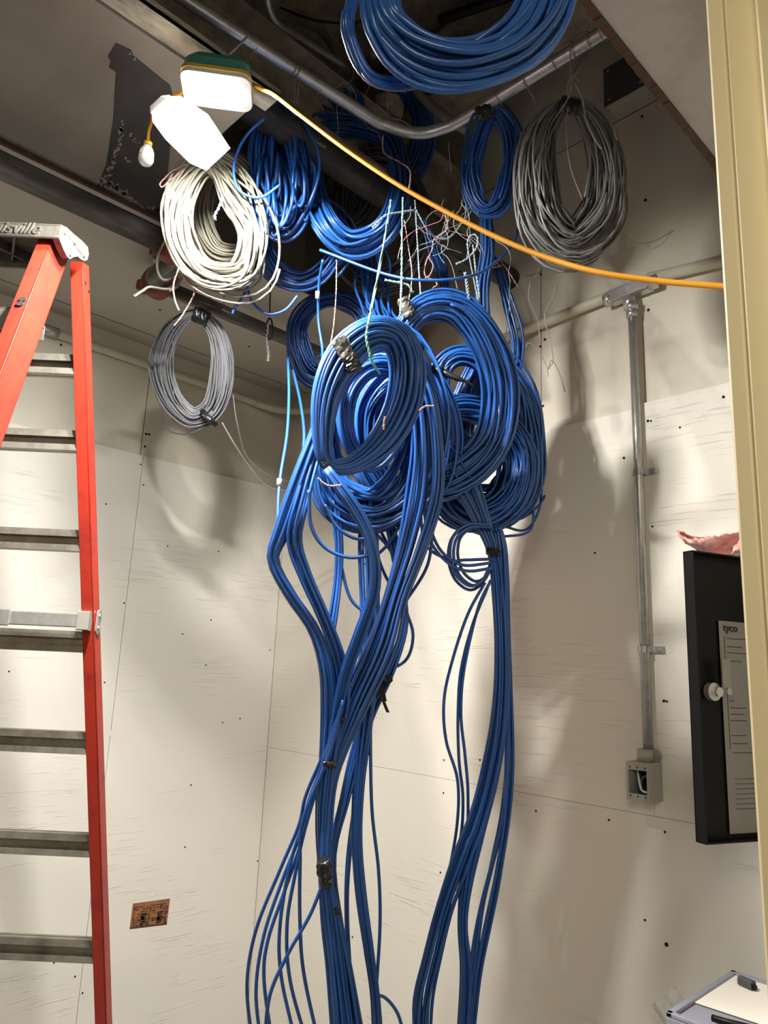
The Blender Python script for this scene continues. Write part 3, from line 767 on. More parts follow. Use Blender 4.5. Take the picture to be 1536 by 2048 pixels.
text('Louisville', .036, ALU, cpt, lp(lR+.175, hF-.001, zf1-.024), rh, (0, 0, 1), 'cap_lettering', shear=.35, extr=.001)

# ------------------------------------------------------------------ work lamps and cord
lam = thing('work_light', 'lit work light with yellow rim hanging under the ceiling opening', 'work light', (1.424, -1.278, 2.80))
def local(c, X, Y, Z):
    return lambda a, b_, c_: np.asarray(c)+X*a+Y*b_+Z*c_
X = rh.copy(); Y = fh.copy(); Z = np.array([0, 0, 1.])
X = X*math.cos(.0)+Y*.12; X /= np.linalg.norm(X); Y = np.cross(Z, X)
tiltv = -.32   # lens faces down and a little toward the viewer
Zt = Z*math.cos(tiltv)-Y*math.sin(tiltv)*-1; Zt = Z*math.cos(.04)+Y*math.sin(.04); Yt = np.cross(Zt, X)
Lc = at(434, 182, 1.45)
F_ = local(Lc, X, Yt, Zt)
def rrect(F_, w, d_, z, rad=.02, k=5):
    out = []
    for sx, sy, a0 in ((1, 1, 0), (-1, 1, 90), (-1, -1, 180), (1, -1, 270)):
        for i in range(k+1):
            a = math.radians(a0+90*i/k); out.append(F_(sx*(w-rad)+rad*math.cos(a), sy*(d_-rad)+rad*math.sin(a), z))
    return out
def loft(rings, m=0, b=None, caps=True):
    b = b or MB(); n = len(rings[0]); v = [p for r in rings for p in r]
    f = [(i*n+j, i*n+(j+1) % n, (i+1)*n+(j+1) % n, (i+1)*n+j) for i in range(len(rings)-1) for j in range(n)]
    if caps: f += [tuple(range(n))[::-1], tuple(range((len(rings)-1)*n, len(rings)*n))]
    return b.add(v, f, m, False)
loft([rrect(F_, .058, .034, -.006), rrect(F_, .068, .044, -.002), rrect(F_, .068, .044, .008)]).build('bezel', WHT, lam)
loft([rrect(F_, .069, .045, .008), rrect(F_, .069, .045, .016)]).build('yellow_rim', YELH, lam)
loft([rrect(F_, .066, .043, .016), rrect(F_, .064, .041, .040), rrect(F_, .05, .032, .058, .015), rrect(F_, .03, .025, .062, .012)]).build('housing', TEALH, lam)
loft([rrect(F_, .050, .027, -.009, .008), rrect(F_, .050, .027, -.005, .008)]).build('lens', LENS, lam)
L = bpy.data.objects['work_light_beam']; L.location = F_(0, 0, -.012)
zt_ = thing('zip_tie', 'long white cable tie holding the work light to the conduit', 'cable tie', at(440, 150, 1.45))
MB().tube([at(494, 74, 1.62), at(468, 100, 1.56), at(444, 122, 1.50)], .0022, 6).tube([at(444, 122, 1.50), at(441, 150, 1.46)], .0014, 6).build('strap', WHT, zt_)
MB().disc(at(443, 122, 1.5), -CF, .004, .006, 6).build('tie_head', WHT, zt_)
# second lamp, a glowing flared head
l2 = thing('work_light', 'glowing white flared lamp head hanging left of the yellow rimmed light', 'work light', at(360, 240, 1.5))
T2 = 1.50
ax0, ax1 = at(322, 216, 1.42), at(424, 300, 1.32)
ax = (ax1-ax0); AL = np.linalg.norm(ax); ax /= AL
sd = np.cross(ax, CF); sd /= np.linalg.norm(sd); th = np.cross(ax, sd)
G = lambda a, w_, q: ax0+ax*a+sd*w_+th*q
def ring(a, w_, q, wo=0): return [G(a, wo+sx*w_, sy*q) for sx, sy in ((-1, -1), (1, -1), (1, 1), (-1, 1))]
loft([ring(.0, .014, .012), ring(.018, .022, .016), ring(.05, .036, .02), ring(AL*.75, .040, .022), ring(AL, .030, .022)]).build('lit_head', GLOW, l2)
hs = MB()
for i in range(6):
    loft([ring(-.001+i*.004, .016+.0018*i, .0165+.0005*i), ring(.001+i*.004, .016+.0018*i, .0165+.0005*i)], 0, hs)
hs.build('cooling_fins', WHT, l2)
L = bpy.data.objects['hanging_light_beam']; L.location = at(350, 300, 1.33)
# yellow cord in one run
wire('power_cord', 'thick yellow power cord sagging across the room under the ceiling opening', 'power cord',
     [(304, 240, 1.58), (312, 215, 1.56), (335, 198, 1.54), (362, 186, 1.52), (376, 172, 1.50), (400, 160, 1.49), (440, 156, 1.49), (485, 160, 1.47), (520, 177, 1.45), (548, 190, 1.42), (600, 230, 1.38), (700, 305, 1.32), (800, 372, 1.26), (900, 428, 1.20), (1000, 478, 1.14), (1100, 518, 1.08), (1200, 546, 1.02), (1320, 563, .96), (1440, 573, .90), (1520, 580, .86)], .0044, YEL, n=140)
so = thing('lamp_socket', 'clear plastic bottle shaped socket cover dangling from the yellow cord', 'lamp socket', at(295, 290, 1.58))
c = at(296, 288, 1.58); Zd = np.array([0, 0, -1.])
MB().tube([at(304, 240, 1.58), at(297, 265, 1.58), c], .0035, 8).build('cord', YEL, so)
prof = [(0, .006), (.006, .008), (.012, .012), (.02, .0155), (.04, .0165), (.048, .013), (.053, .006)]
MB().tube([c+Zd*a for a, _ in prof], [r_ for _, r_ in prof], 14).build('clear_cover', GLASS, so)
MB().tube([c+Zd*.006, c+Zd*.03], .006, 8).build('inner_plug', WHT, so)
MB().disc(c+Zd*-.004, Zd, .009, .008, 10).build('yellow_collar', YELH, so)
# black tape patch on the brown ceiling board
def patch(poly, z, m, b, off=.0015):
    b.prism([onp(x, y, 2, z) for x, y in poly][::-1], (0, 0, -off), m); return b
b = MB()
patch([(232, 86), (262, 100), (268, 118), (258, 160), (218, 134), (222, 122), (216, 112)], ZP, 0, b)
patch([(232, 140), (262, 112), (268, 112), (340, 170), (352, 215), (340, 300), (336, 345), (325, 395), (316, 415), (300, 420), (270, 400), (238, 382), (222, 372), (200, 378), (193, 376), (212, 330), (226, 240), (230, 170)], ZP, 0, b, .001)
o = b.build('paint_patch', [mat('black_tar_paint', (.035, .033, .036), .7, var=.3, vscale=12), PAPER], brd); o['label'] = 'black painted patch'
b = MB(); rn = random.Random(2)
edge = [(262, 104), (266, 118), (243, 236), (241, 258), (243, 268), (237, 285), (231, 305), (226, 322), (218, 342), (206, 360), (199, 371), (222, 368), (240, 380), (262, 398), (288, 414), (306, 419)]
for (ax_, ay_), (bx_, by_), cnt in [(edge[i], edge[i+1], 3 if i < 1 else 6 if i > 1 else 0) for i in range(len(edge)-1)] + [((250, 266), (276, 282), 8), ((252, 310), (260, 322), 3), ((205, 358), (236, 372), 9), ((228, 372), (262, 392), 9)]:
    for q in range(cnt):
        u = rn.random(); px = ax_+(bx_-ax_)*u+rn.uniform(-3, 4); py = ay_+(by_-ay_)*u+rn.uniform(-4, 4); s_ = rn.uniform(1.5, 6); ph = rn.uniform(0, 6.28); el_ = rn.uniform(.3, .9)
        pl = []
        for i in range(8):
            a = i/8*6.28; r_ = s_*rn.uniform(.45, 1.3); x_, y_ = r_*math.cos(a), r_*math.sin(a)*el_
            pl.append((px+x_*math.cos(ph)-y_*math.sin(ph), py+x_*math.sin(ph)+y_*math.cos(ph)))
        patch(pl, ZP, 0, b, .0022)
o = b.build('peeling_paint_flakes', mat('grey_paint_flakes', (.30, .27, .23), .8), brd); o['label'] = 'pale peeling flakes'; o['kind'] = 'stuff'

# ------------------------------------------------------------------ coils
RB, RG = .0037, .0027
DS = 1.07
def coil(name, label, ctrl, n, turns, m, r, seed, group=None, **kw):
    px = sum(c[0] for c in ctrl)/len(ctrl); py = min(c[1] for c in ctrl)
    t = thing(name, label, 'cable coil', at(px, py, ctrl[0][2]), group)
    strands(t, ctrl, n, m, r, True, turns, seed, **kw)
    return t
def bundle(name, label, ctrl, n, m, r, seed, group=None, **kw):
    t = thing(name, label, 'cable bundle', at(*ctrl[0][:3]), group)
    strands(t, ctrl, n, m, r, False, 1, seed, **kw)
    return t
GB = 'coils of blue network cable'
# front coil
F1 = coil('blue_cable_coil', 'big front coil of bright blue cable held with silver tape and teal twine', [(655, 925, 1.33, 16), (645, 860, 1.33, 24), (655, 780, 1.34, 34), (690, 710, 1.36, 42), (745, 668, 1.38, 40), (795, 678, 1.41, 40), (815, 735, 1.43, 42), (805, 810, 1.42, 40), (765, 880, 1.39, 34), (705, 928, 1.35, 20)], 15, 6, BLUE, RB, 11, GB, wander=.07, depth=.75)
sleeve(F1, 'tape_wrap', SILT, at(688, 700, 1.335), at(705, 735, 1.36)-at(680, 680, 1.36), .045, .016, 'silver grey tape')
F1b = sleeve(F1, 'tape_wrap', TAPE, at(705, 730, 1.335), at(710, 745, 1.36)-at(695, 710, 1.36), .030, .016)
sleeve(F1, 'tape_wrap', TAPE, at(656, 934, 1.325), at(668, 926, 1.33)-at(645, 945, 1.33), .012, .017)
F2 = coil('blue_cable_coil', 'smaller blue coil seen through the hole of the front coil', [(700, 885, 1.46, 16), (690, 820, 1.46, 18), (708, 765, 1.47, 20), (750, 735, 1.48, 20), (800, 750, 1.5, 22), (812, 820, 1.5, 22), (785, 890, 1.49, 20), (740, 930, 1.48, 18)], 7, 5, BLUE, RB, 12, GB, wander=.15)
F3 = coil('blue_cable_coil', 'drooping blue coil hanging lowest behind the front coil', [(790, 690, 1.54, 34), (842, 790, 1.54, 38), (842, 900, 1.54, 44), (800, 990, 1.52, 46), (740, 1020, 1.52, 46), (680, 990, 1.51, 42), (655, 920, 1.51, 30), (655, 820, 1.52, 28), (700, 720, 1.53, 28)], 16, 5, BLUE, RB, 13, GB, wander=.38, fringe=.2)
F4 = coil('blue_cable_coil', 'blue coil filling the gap behind the middle of the pile', [(850, 760, 1.66, 34), (880, 860, 1.66, 44), (860, 960, 1.66, 48), (800, 1000, 1.66, 44), (740, 930, 1.66, 40), (730, 830, 1.66, 34), (780, 760, 1.66, 30)], 11, 5, BLUE, RB, 14, GB, wander=.22)
R1 = coil('blue_cable_coil', 'large arched blue coil behind the front one, tied at its upper left', [(812, 655, 1.60, 24), (862, 612, 1.60, 30), (925, 622, 1.61, 36), (975, 690, 1.63, 40), (1000, 780, 1.65, 44), (985, 880, 1.66, 46), (925, 945, 1.66, 46), (860, 960, 1.66, 40), (820, 880, 1.66, 34), (805, 740, 1.63, 24)], 16, 6, BLUE, RB, 15, GB, wander=.2)
sleeve(R1, 'tape_wrap', SILT, at(812, 615, 1.57), at(825, 640, 1.6)-at(808, 600, 1.6), .045, .014, 'scuffed silver tape')
MB().tube(catmull([at(868, 738, 1.56), at(890, 746, 1.54), at(912, 756, 1.53), at(932, 763, 1.53), at(948, 773, 1.53)], 12), [.010, .0095, .009, .0085, .007, .006, .0065, .005, .004, .0045, .003, .002], 8).build('tape_tail', TAPE, R1)
R2 = coil('blue_cable_coil', 'inner blue coil showing inside the arched coil', [(880, 745, 1.76, 22), (920, 712, 1.76, 24), (975, 735, 1.77, 28), (1005, 810, 1.78, 30), (985, 890, 1.78, 30), (930, 900, 1.78, 30), (885, 830, 1.77, 24)], 10, 5, BLUE, RB, 16, GB, wander=.2)
R3 = coil('blue_cable_coil', 'rightmost blue coil casting its shadow on the right wall', [(985, 715, 1.86, 24), (1035, 790, 1.86, 38), (1052, 890, 1.86, 40), (1038, 975, 1.85, 48), (985, 1015, 1.85, 46), (915, 1000, 1.84, 44), (905, 900, 1.84, 34), (940, 770, 1.85, 26)], 17, 5, BLUE, RB, 17, GB, wander=.36, fringe=.25)
coil('blue_cable_coil', 'low blue coil filling the bottom right of the pile above the black tape tie', [(900, 830, 1.76, 26), (885, 920, 1.76, 34), (905, 1005, 1.75, 38), (965, 1035, 1.74, 36), (1025, 1000, 1.75, 38), (1045, 920, 1.77, 34), (1010, 850, 1.78, 30), (950, 820, 1.78, 26)], 13, 4, BLUE, RB, 18, GB, wander=.3, fringe=.2)
DS = 1.0
# upper coils
cas = coil('blue_cable_coil', 'bright cascade of narrow blue loops below the black pipe by the lamp', [(556, 215, 1.95, 14), (522, 300, 1.84, 26), (528, 400, 1.84, 34), (565, 462, 1.84, 20), (600, 420, 1.84, 26), (600, 320, 1.84, 24)], 6, 3, BLUE, .0042, 21, 'upper blue coils', wander=.5, fringe=.2)
rn = random.Random(8)
for q in range(20):
    xc_, yb = rn.uniform(505, 612), rn.uniform(385, 482); w_ = rn.uniform(7, 20); xt = 556+(xc_-556)*.45+rn.uniform(-8, 8); d_ = rn.uniform(1.78, 1.90); k_ = rn.uniform(-10, 10)
    ps = [(xt-3, 235), (xt-w_*.5+k_*.4, 300), (xc_-w_+k_, yb-70), (xc_-w_*.8, yb-20), (xc_, yb), (xc_+w_*.8, yb-22), (xc_+w_-k_, yb-75), (xt+w_*.5, 300), (xt+5, 235)]
    dd_ = [1.95, 1.9] + [d_]*5 + [1.9, 1.95]
    cable(cas, 'cable', [at(x, y, t) for (x, y), t in zip(ps, dd_)], .0042, BLUE, n=50)
coil('blue_cable_coil', 'sagging blue loops under the narrow cascade', [(560, 400, 2.00, 26), (522, 465, 2.00, 26), (545, 535, 2.00, 24), (600, 565, 2.00, 22), (655, 535, 2.00, 20), (690, 470, 2.00, 20), (640, 420, 2.00, 20)], 7, 3, BLUE, .0042, 22, 'upper blue coils', wander=.35, fringe=.2)
coil('blue_cable_coil', 'wide blue loop hanging from the black pipe right of the cascade', [(640, 250, 2.26, 22), (622, 340, 2.05, 22), (640, 430, 1.86, 26), (690, 488, 1.86, 30), (745, 480, 1.86, 30), (785, 430, 1.86, 26), (800, 350, 2.05, 22), (770, 270, 2.26, 20)], 9, 4, BLUE, .0042, 23, 'upper blue coils', wander=.22, fringe=.15)
coil('dark_cable_coil', 'dark grey cable coil behind the wide blue loop', [(690, 360, 2.32, 30), (682, 450, 2.28, 30), (705, 535, 2.25, 34), (765, 560, 2.23, 32), (820, 520, 2.25, 28), (840, 430, 2.30, 26), (800, 340, 2.35, 24), (740, 320, 2.35, 26)], 14, 5, DGREY, RG, 24, wander=.3)
coil('dark_cable_coil', 'shadowy grey cable coil deep behind the cascade', [(640, 240, 2.40, 30), (620, 330, 2.40, 34), (650, 420, 2.40, 34), (710, 440, 2.40, 32), (745, 360, 2.40, 30), (710, 260, 2.40, 28)], 12, 4, DGREY, RG, 25, wander=.3)
coil('blue_cable_coil', 'blue coil hanging farthest left, below the thin black pipe', [(600, 705, 2.2, 24), (596, 650, 2.2, 20), (630, 606, 2.2, 18), (690, 600, 2.2, 20), (735, 640, 2.2, 22), (725, 720, 2.2, 26), (670, 752, 2.2, 26), (622, 748, 2.2, 26)], 10, 5, BLUE, .0037, 26, 'upper blue coils', wander=.28, fringe=.2)
coil('blue_cable_coil', 'dark blue coil hanging in the deep shaft left of the bent conduit', [(800, 190, 2.50, 20), (760, 260, 2.50, 26), (775, 340, 2.50, 28), (820, 350, 2.50, 26), (845, 280, 2.50, 26), (835, 215, 2.50, 20)], 8, 4, BLUE, .0037, 27, 'upper blue coils', wander=.3)
coil('blue_cable_coil', 'dark blue coil high behind the conduit, above the cascade', [(545, 120, 2.30, 18), (560, 165, 2.30, 26), (625, 205, 2.30, 30), (690, 250, 2.30, 30), (700, 190, 2.30, 22), (620, 135, 2.30, 20)], 8, 3, BLUE, .0037, 28, 'upper blue coils', wander=.35)
sc_ = coil('blue_cable_coil', 'small slim blue coil tied to the bent conduit beside the grey coil', [(985, 225, 1.86, 14), (952, 290, 1.88, 18), (940, 360, 1.89, 18), (965, 418, 1.89, 14), (1000, 405, 1.88, 14), (1022, 330, 1.87, 18), (1018, 260, 1.86, 15)], 8, 4, BLUE, .0036, 29, 'upper blue coils', wander=.55, fringe=.3)
sleeve(sc_, 'tape_wrap', TAPE, at(968, 226, 1.84), at(985, 222, 1.84)-at(950, 232, 1.84), .04, .018)
# beige coil
bc = coil('beige_cable_coil', 'pale beige coil of loose cable hanging left of the blue cascade', [(402, 335, 1.74, 18), (362, 400, 1.72, 24), (362, 480, 1.70, 26), (395, 540, 1.69, 28), (450, 558, 1.69, 26), (495, 540, 1.70, 26), (505, 470, 1.72, 22), (470, 400, 1.74, 24), (440, 345, 1.75, 18)], 13, 4, BEIGE, .0031, 31, None, wander=.6, fringe=.3)
coil('beige_cable_coil', 'dim second beige coil behind the pale one', [(440, 330, 1.92, 16), (400, 420, 1.92, 22), (430, 500, 1.92, 26), (490, 500, 1.92, 22), (515, 420, 1.92, 20), (490, 340, 1.92, 16)], 9, 4, BEIGE, .0032, 32, None, wander=.35)
cable(bc, 'cable_end', [at(360, 560, 1.80), at(352, 575, 1.79), at(330, 578, 1.78), (at(300, 574, 1.77)), at(285, 582, 1.76), at(268, 593, 1.75)], .0034, BEIGE)
cable(bc, 'cable_end', [at(338, 470, 1.80), at(318, 505, 1.79), at(315, 540, 1.78), at(328, 560, 1.78), at(352, 552, 1.78), at(368, 545, 1.78)], .0034, BEIGE)
cable(bc, 'cable_end', [at(362, 520, 1.80), at(366, 545, 1.79), at(355, 570, 1.78), at(339, 582, 1.77)], .0034, BEIGE)
# grey coil left
gl = coil('grey_cable_coil', 'oval grey cable coil hanging alone below the thin black pipe', [(392, 629, 2.2, 12), (345, 660, 2.2, 20), (322, 730, 2.2, 26), (340, 800, 2.2, 24), (385, 840, 2.2, 22), (430, 815, 2.2, 23), (446, 740, 2.2, 25), (432, 665, 2.2, 18)], 14, 4, GREY, .0026, 33, None, wander=.22, fringe=.07)
sleeve(gl, 'tape_wrap', TAPE, at(402, 632, 2.18), at(415, 640, 2.18)-at(385, 628, 2.18), .045, .024)
sleeve(gl, 'tape_wrap', TAPE, at(418, 835, 2.17), at(425, 830, 2.17)-at(412, 842, 2.17), .014, .034)
cable(gl, 'cable_tail', [at(444, 845, 2.18), at(470, 890, 2.2), at(500, 935, 2.25), at(540, 975, 2.3), at(620, 983, 2.35)], .0022, GREY, n=50)
cable(gl, 'cable_tail', [at(466, 790, 2.2), at(475, 850, 2.2), at(495, 915, 2.25), at(545, 955, 2.3), at(620, 970, 2.35)], .0022, GREY, n=50)
cable(gl, 'cable_loop', [at(345, 640, 2.19), at(346, 720, 2.19), at(348, 800, 2.19), at(350, 835, 2.19)], .0022, GREY)
cable(gl, 'cable_loop', [at(330, 835, 2.19), at(340, 862, 2.19), at(375, 868, 2.19), at(410, 855, 2.19)], .0022, DGREY)
MB().tube([at(396, 628, 2.19), np.array([.62, -.80, 2.80]), np.array([.60, -.80, 2.84])], .003, 6).build('hanging_loop', TAPE, gl)
# grey coil right
gr = coil('grey_cable_coil', 'large dark grey cable coil hanging from the bent conduit near the right wall', [(1128, 212, 1.70, 12), (1085, 262, 1.70, 28), (1070, 350, 1.70, 40), (1085, 440, 1.70, 46), (1140, 490, 1.70, 46), (1200, 440, 1.70, 44), (1215, 350, 1.70, 36), (1195, 265, 1.70, 28), (1158, 215, 1.70, 13)], 24, 5, mat('mid_grey_cable_jacket', (.15, .148, .145), .42, jitter=.3), .0027, 34, None, wander=.42, fringe=.18)
sleeve(gr, 'tape_wrap', TAPE, at(1140, 212, 1.67), at(1150, 215, 1.7)-at(1125, 210, 1.7), .045, .018)
MB().tube([at(1140, 205, 1.69), at(1143, 160, 1.66), np.array([1.86, -.600, 3.085])], .002, 6).tube([at(1133, 208, 1.69), at(1136, 165, 1.66), np.array([1.845, -.600, 3.085])], .002, 6).build('hanging_cord', TIEG, gr)
# overhead coil
tc_ = coil('blue_cable_coil', 'huge blue coil looming close overhead at the top of the view', [(760, 0, .80, 34), (800, 80, .80, 44), (870, 122, .80, 48), (960, 125, .80, 48), (1050, 85, .80, 52), (1105, 0, .80, 48), (1110, -140, .84, 44), (1020, -290, .90, 40), (880, -300, .92, 38), (780, -160, .86, 34)], 8, 5, BLUE, .0040, 35, GB, wander=.3, depth=.6)
coil('blue_cable_coil', 'few loose blue loops at the left edge of the overhead coil', [(705, 0, .84, 12), (705, 90, .84, 14), (745, 160, .84, 14), (830, 165, .82, 12), (950, 110, .80, 18), (1060, 0, .80, 22), (1020, -200, .88, 20), (800, -220, .92, 20)], 4, 2, BLUE, .0039, 36, GB, wander=.5, depth=.6)
MB().tube([at(900, -290, .91), np.array([1.27, -1.75, 3.10])], .003, 6).build('hanging_cord', STR, tc_)

# ------------------------------------------------------------------ hanging bundles
DS = 1.07
bundle('blue_cable_bundle', 'blue cables leaving the front coil on its left and curving down to the twist', [(668, 760, 1.42, 12), (635, 860, 1.40, 16), (598, 960, 1.37, 22), (562, 1060, 1.36, 20), (545, 1120, 1.36, 13), (580, 1190, 1.36, 13), (628, 1260, 1.37, 14), (655, 1340, 1.37, 20), (660, 1430, 1.38, 20), (655, 1520, 1.38, 16), (646, 1640, 1.37, 14), (649, 1740, 1.36, 11), (660, 1850, 1.36, 18), (674, 1950, 1.36, 22), (688, 2090, 1.36, 28)], 11, BLUE, RB, 41, wander=.15)
bundle('blue_cable_bundle', 'second set of bright blue cables just inside the left curve', [(680, 770, 1.44, 12), (640, 880, 1.40, 12), (606, 1000, 1.35, 16), (590, 1080, 1.35, 18), (610, 1150, 1.35, 14), (645, 1230, 1.35, 12), (678, 1320, 1.36, 14), (686, 1400, 1.37, 14), (668, 1480, 1.38, 12), (652, 1600, 1.37, 10), (650, 1740, 1.36, 9), (668, 1900, 1.36, 14), (690, 2090, 1.36, 18)], 6, BLUE, RB, 42, wander=.2)
bundle('blue_cable_bundle', 'bright blue cables dropping from the lower tape of the front coil', [(652, 938, 1.31, 8), (690, 990, 1.30, 12), (728, 1050, 1.30, 12), (748, 1110, 1.30, 10), (748, 1180, 1.31, 12), (722, 1260, 1.32, 14), (690, 1350, 1.35, 14), (670, 1450, 1.37, 12), (656, 1560, 1.37, 12), (648, 1660, 1.36, 10), (650, 1740, 1.35, 9), (668, 1880, 1.35, 16), (690, 2090, 1.35, 22)], 9, BLUE, RB, 43, wander=.1, depth=.5)
bundle('blue_cable_bundle', 'wide blue sweep from the right of the pile crossing down to the left', [(800, 700, 1.52, 30), (840, 790, 1.50, 34), (852, 890, 1.49, 38), (846, 990, 1.49, 44), (822, 1090, 1.48, 34), (790, 1190, 1.46, 26), (760, 1290, 1.44, 34), (715, 1390, 1.42, 34), (680, 1480, 1.40, 26), (655, 1560, 1.38, 22), (648, 1650, 1.37, 18), (650, 1740, 1.36, 13), (664, 1840, 1.36, 22), (680, 1940, 1.36, 28), (698, 2090, 1.36, 38)], 22, BLUE, RB, 44, wander=.14, spt=60)
tp = bpy.data.objects[[o.name for o in COL.objects if o.name.startswith('blue_cable_bundle')][-1]]
sleeve(tp, 'tape_wrap', TAPE, at(650, 1745, 1.33), at(655, 1775, 1.33)-at(648, 1720, 1.33), .050, .0145, flat=1.3)
sleeve(tp, 'tape_wrap', TAPE, at(660, 1528, 1.35), at(675, 1532, 1.35)-at(645, 1526, 1.35), .026, .007)
sleeve(tp, 'tape_wrap', TAPE, at(684, 1440, 1.36), at(690, 1445, 1.36)-at(678, 1436, 1.36), .010, .006)
sleeve(tp, 'tape_scrap', TAPE, at(674, 1822, 1.32), at(676, 1830, 1.33)-at(672, 1812, 1.33), .014, .006)
bundle('blue_cable_bundle', 'straight blue cables falling behind the crossing sweep', [(735, 1000, 1.52, 22), (738, 1100, 1.52, 26), (742, 1220, 1.50, 22), (740, 1330, 1.48, 22), (728, 1450, 1.46, 22), (718, 1560, 1.45, 14), (714, 1680, 1.44, 12), (722, 1790, 1.43, 12), (738, 1900, 1.42, 11), (750, 1990, 1.42, 10), (756, 2090, 1.42, 12)], 11, BLUE, RB, 45, wander=.2, spt=60)
bundle('blue_cable_bundle', 'pair of blue strands falling between the thick bundle and the straight ones', [(735, 1480, 1.50, 8), (712, 1600, 1.48, 5), (697, 1720, 1.46, 7), (694, 1830, 1.44, 5), (700, 1950, 1.43, 6), (712, 2090, 1.42, 8)], 3, BLUE, RB, 46, wander=.2)
bundle('blue_cable_bundle', 'short blue cables dropping left of centre behind the bright ones', [(668, 1000, 1.5, 12), (678, 1080, 1.5, 10), (676, 1150, 1.5, 9), (665, 1230, 1.48, 10), (650, 1320, 1.46, 12), (656, 1420, 1.44, 12), (662, 1540, 1.42, 10), (652, 1680, 1.40, 8), (664, 1850, 1.40, 12), (682, 2090, 1.40, 12)], 7, BLUE, RB, 47, wander=.2)
bundle('blue_cable_bundle', 'blue cables bending from the pile past the hanging black tape', [(770, 1000, 1.54, 14), (790, 1100, 1.54, 14), (806, 1190, 1.53, 10), (808, 1260, 1.52, 10), (780, 1340, 1.5, 14), (742, 1420, 1.48, 16), (715, 1500, 1.46, 14), (690, 1600, 1.44, 10), (664, 1720, 1.42, 9), (680, 1880, 1.40, 14), (705, 2090, 1.40, 14)], 8, BLUE, RB, 48, wander=.2)
# fan of single cables low on the left
fan = thing('blue_cable_bundle', 'fan of six loose blue cables spreading to the lower left', 'cable bundle', at(650, 1500, 1.38))
for i, ps in enumerate([
    [(650, 1500), (612, 1590), (598, 1650), (560, 1740), (512, 1860), (494, 1970), (505, 2090)],
    [(655, 1500), (618, 1600), (600, 1670), (565, 1760), (528, 1870), (512, 1980), (522, 2090)],
    [(658, 1500), (620, 1610), (604, 1680), (570, 1780), (536, 1880), (528, 1960), (545, 2090)],
    [(652, 1505), (608, 1640), (580, 1730), (560, 1850), (562, 1950), (590, 2080)],
    [(656, 1505), (612, 1650), (590, 1750), (574, 1850), (580, 1960), (615, 2090)],
    [(660, 1505), (606, 1640), (600, 1730), (600, 1850), (608, 1950), (638, 2090)],
    [(650, 1755), (620, 1830), (575, 1910), (540, 1990), (528, 2090)]]):
    cable(fan, 'cable', [at(x, y, 1.38-.006*i) for x, y in ([(686, 1400)] if i < 6 else [])+ps], RB, BLUE, n=50)
lo = thing('blue_cable_bundle', 'single blue cable hanging right of the straight ones with a curled end', 'cable bundle', at(743, 1350, 1.44))
cable(lo, 'cable', [at(742, 1340, 1.47), at(741, 1480, 1.46), at(744, 1620, 1.45), at(757, 1740, 1.45), at(760, 1850, 1.45), at(752, 1985, 1.44)], RB, BLUE, n=50)
cable(lo, 'cable', [at(750, 1995, 1.42), at(766, 1993, 1.42), at(786, 2012, 1.42), at(800, 2040, 1.42), at(810, 2090, 1.42)], RB, BLUE)
# right hand bundle
rb = bundle('blue_cable_bundle', 'thick right hand blue bundle tied with black tape under the pile', [(880, 880, 1.66, 40), (930, 960, 1.66, 34), (965, 1040, 1.64, 20), (988, 1105, 1.62, 13), (998, 1180, 1.62, 16), (1004, 1290, 1.60, 17), (1002, 1400, 1.59, 20), (990, 1500, 1.58, 24), (962, 1620, 1.57, 24), (925, 1720, 1.56, 26), (890, 1820, 1.55, 22), (865, 1920, 1.54, 22), (848, 2000, 1.53, 24), (845, 2090, 1.53, 20)], 13, BLUE, RB, 51, wander=.14, spt=64)
sleeve(rb, 'tape_wrap', TAPE, at(986, 1103, 1.60), at(1000, 1104, 1.6)-at(970, 1102, 1.6), .030, .008, flat=1.6)
sleeve(rb, 'tape_wrap', TAPE, at(986, 1103, 1.60), (0, 0, 1), .016, .017)
bundle('blue_cable_bundle', 'middle strands of the right hand hang, gathering straight down', [(996, 1060, 1.63, 8), (1003, 1110, 1.62, 10), (1006, 1250, 1.61, 14), (1004, 1400, 1.60, 18), (985, 1550, 1.58, 16), (955, 1670, 1.57, 14), (935, 1760, 1.56, 12), (926, 1850, 1.55, 10), (932, 1950, 1.54, 13), (925, 2090, 1.53, 14)], 11, BLUE, RB, 52, wander=.2, spt=54)
bundle('blue_cable_bundle', 'outer strands of the right hand hang, bowing to the right', [(996, 1050, 1.63, 6), (1008, 1110, 1.62, 6), (1012, 1250, 1.62, 8), (1018, 1400, 1.62, 8), (1018, 1530, 1.61, 12), (1010, 1640, 1.60, 14), (990, 1740, 1.59, 18), (968, 1840, 1.58, 18), (950, 1950, 1.56, 14), (938, 2090, 1.55, 8)], 7, BLUE, RB, 53, wander=.3, spt=54)
sl = thing('blue_cable_bundle', 'three slender blue cables bowing left of the right hand bundle', 'cable bundle', at(972, 1150, 1.6))
for i, ps in enumerate([[(970, 1165), (935, 1230), (905, 1320), (888, 1400), (892, 1480), (915, 1560), (914, 1650), (895, 1760)],
                        [(975, 1175), (945, 1250), (922, 1340), (916, 1430), (918, 1520), (926, 1600), (918, 1690), (880, 1800)],
                        [(982, 1160), (955, 1220), (928, 1340), (922, 1430), (930, 1510), (936, 1590), (930, 1680), (890, 1800)]]):
    cable(sl, 'cable', [at(x, y, 1.60) for x, y in ps], RB, BLUE, n=50)
lp_ = thing('blue_cable_loops', 'small open loops of blue cable left of the black tape tie', 'cable bundle', at(940, 1050, 1.6))
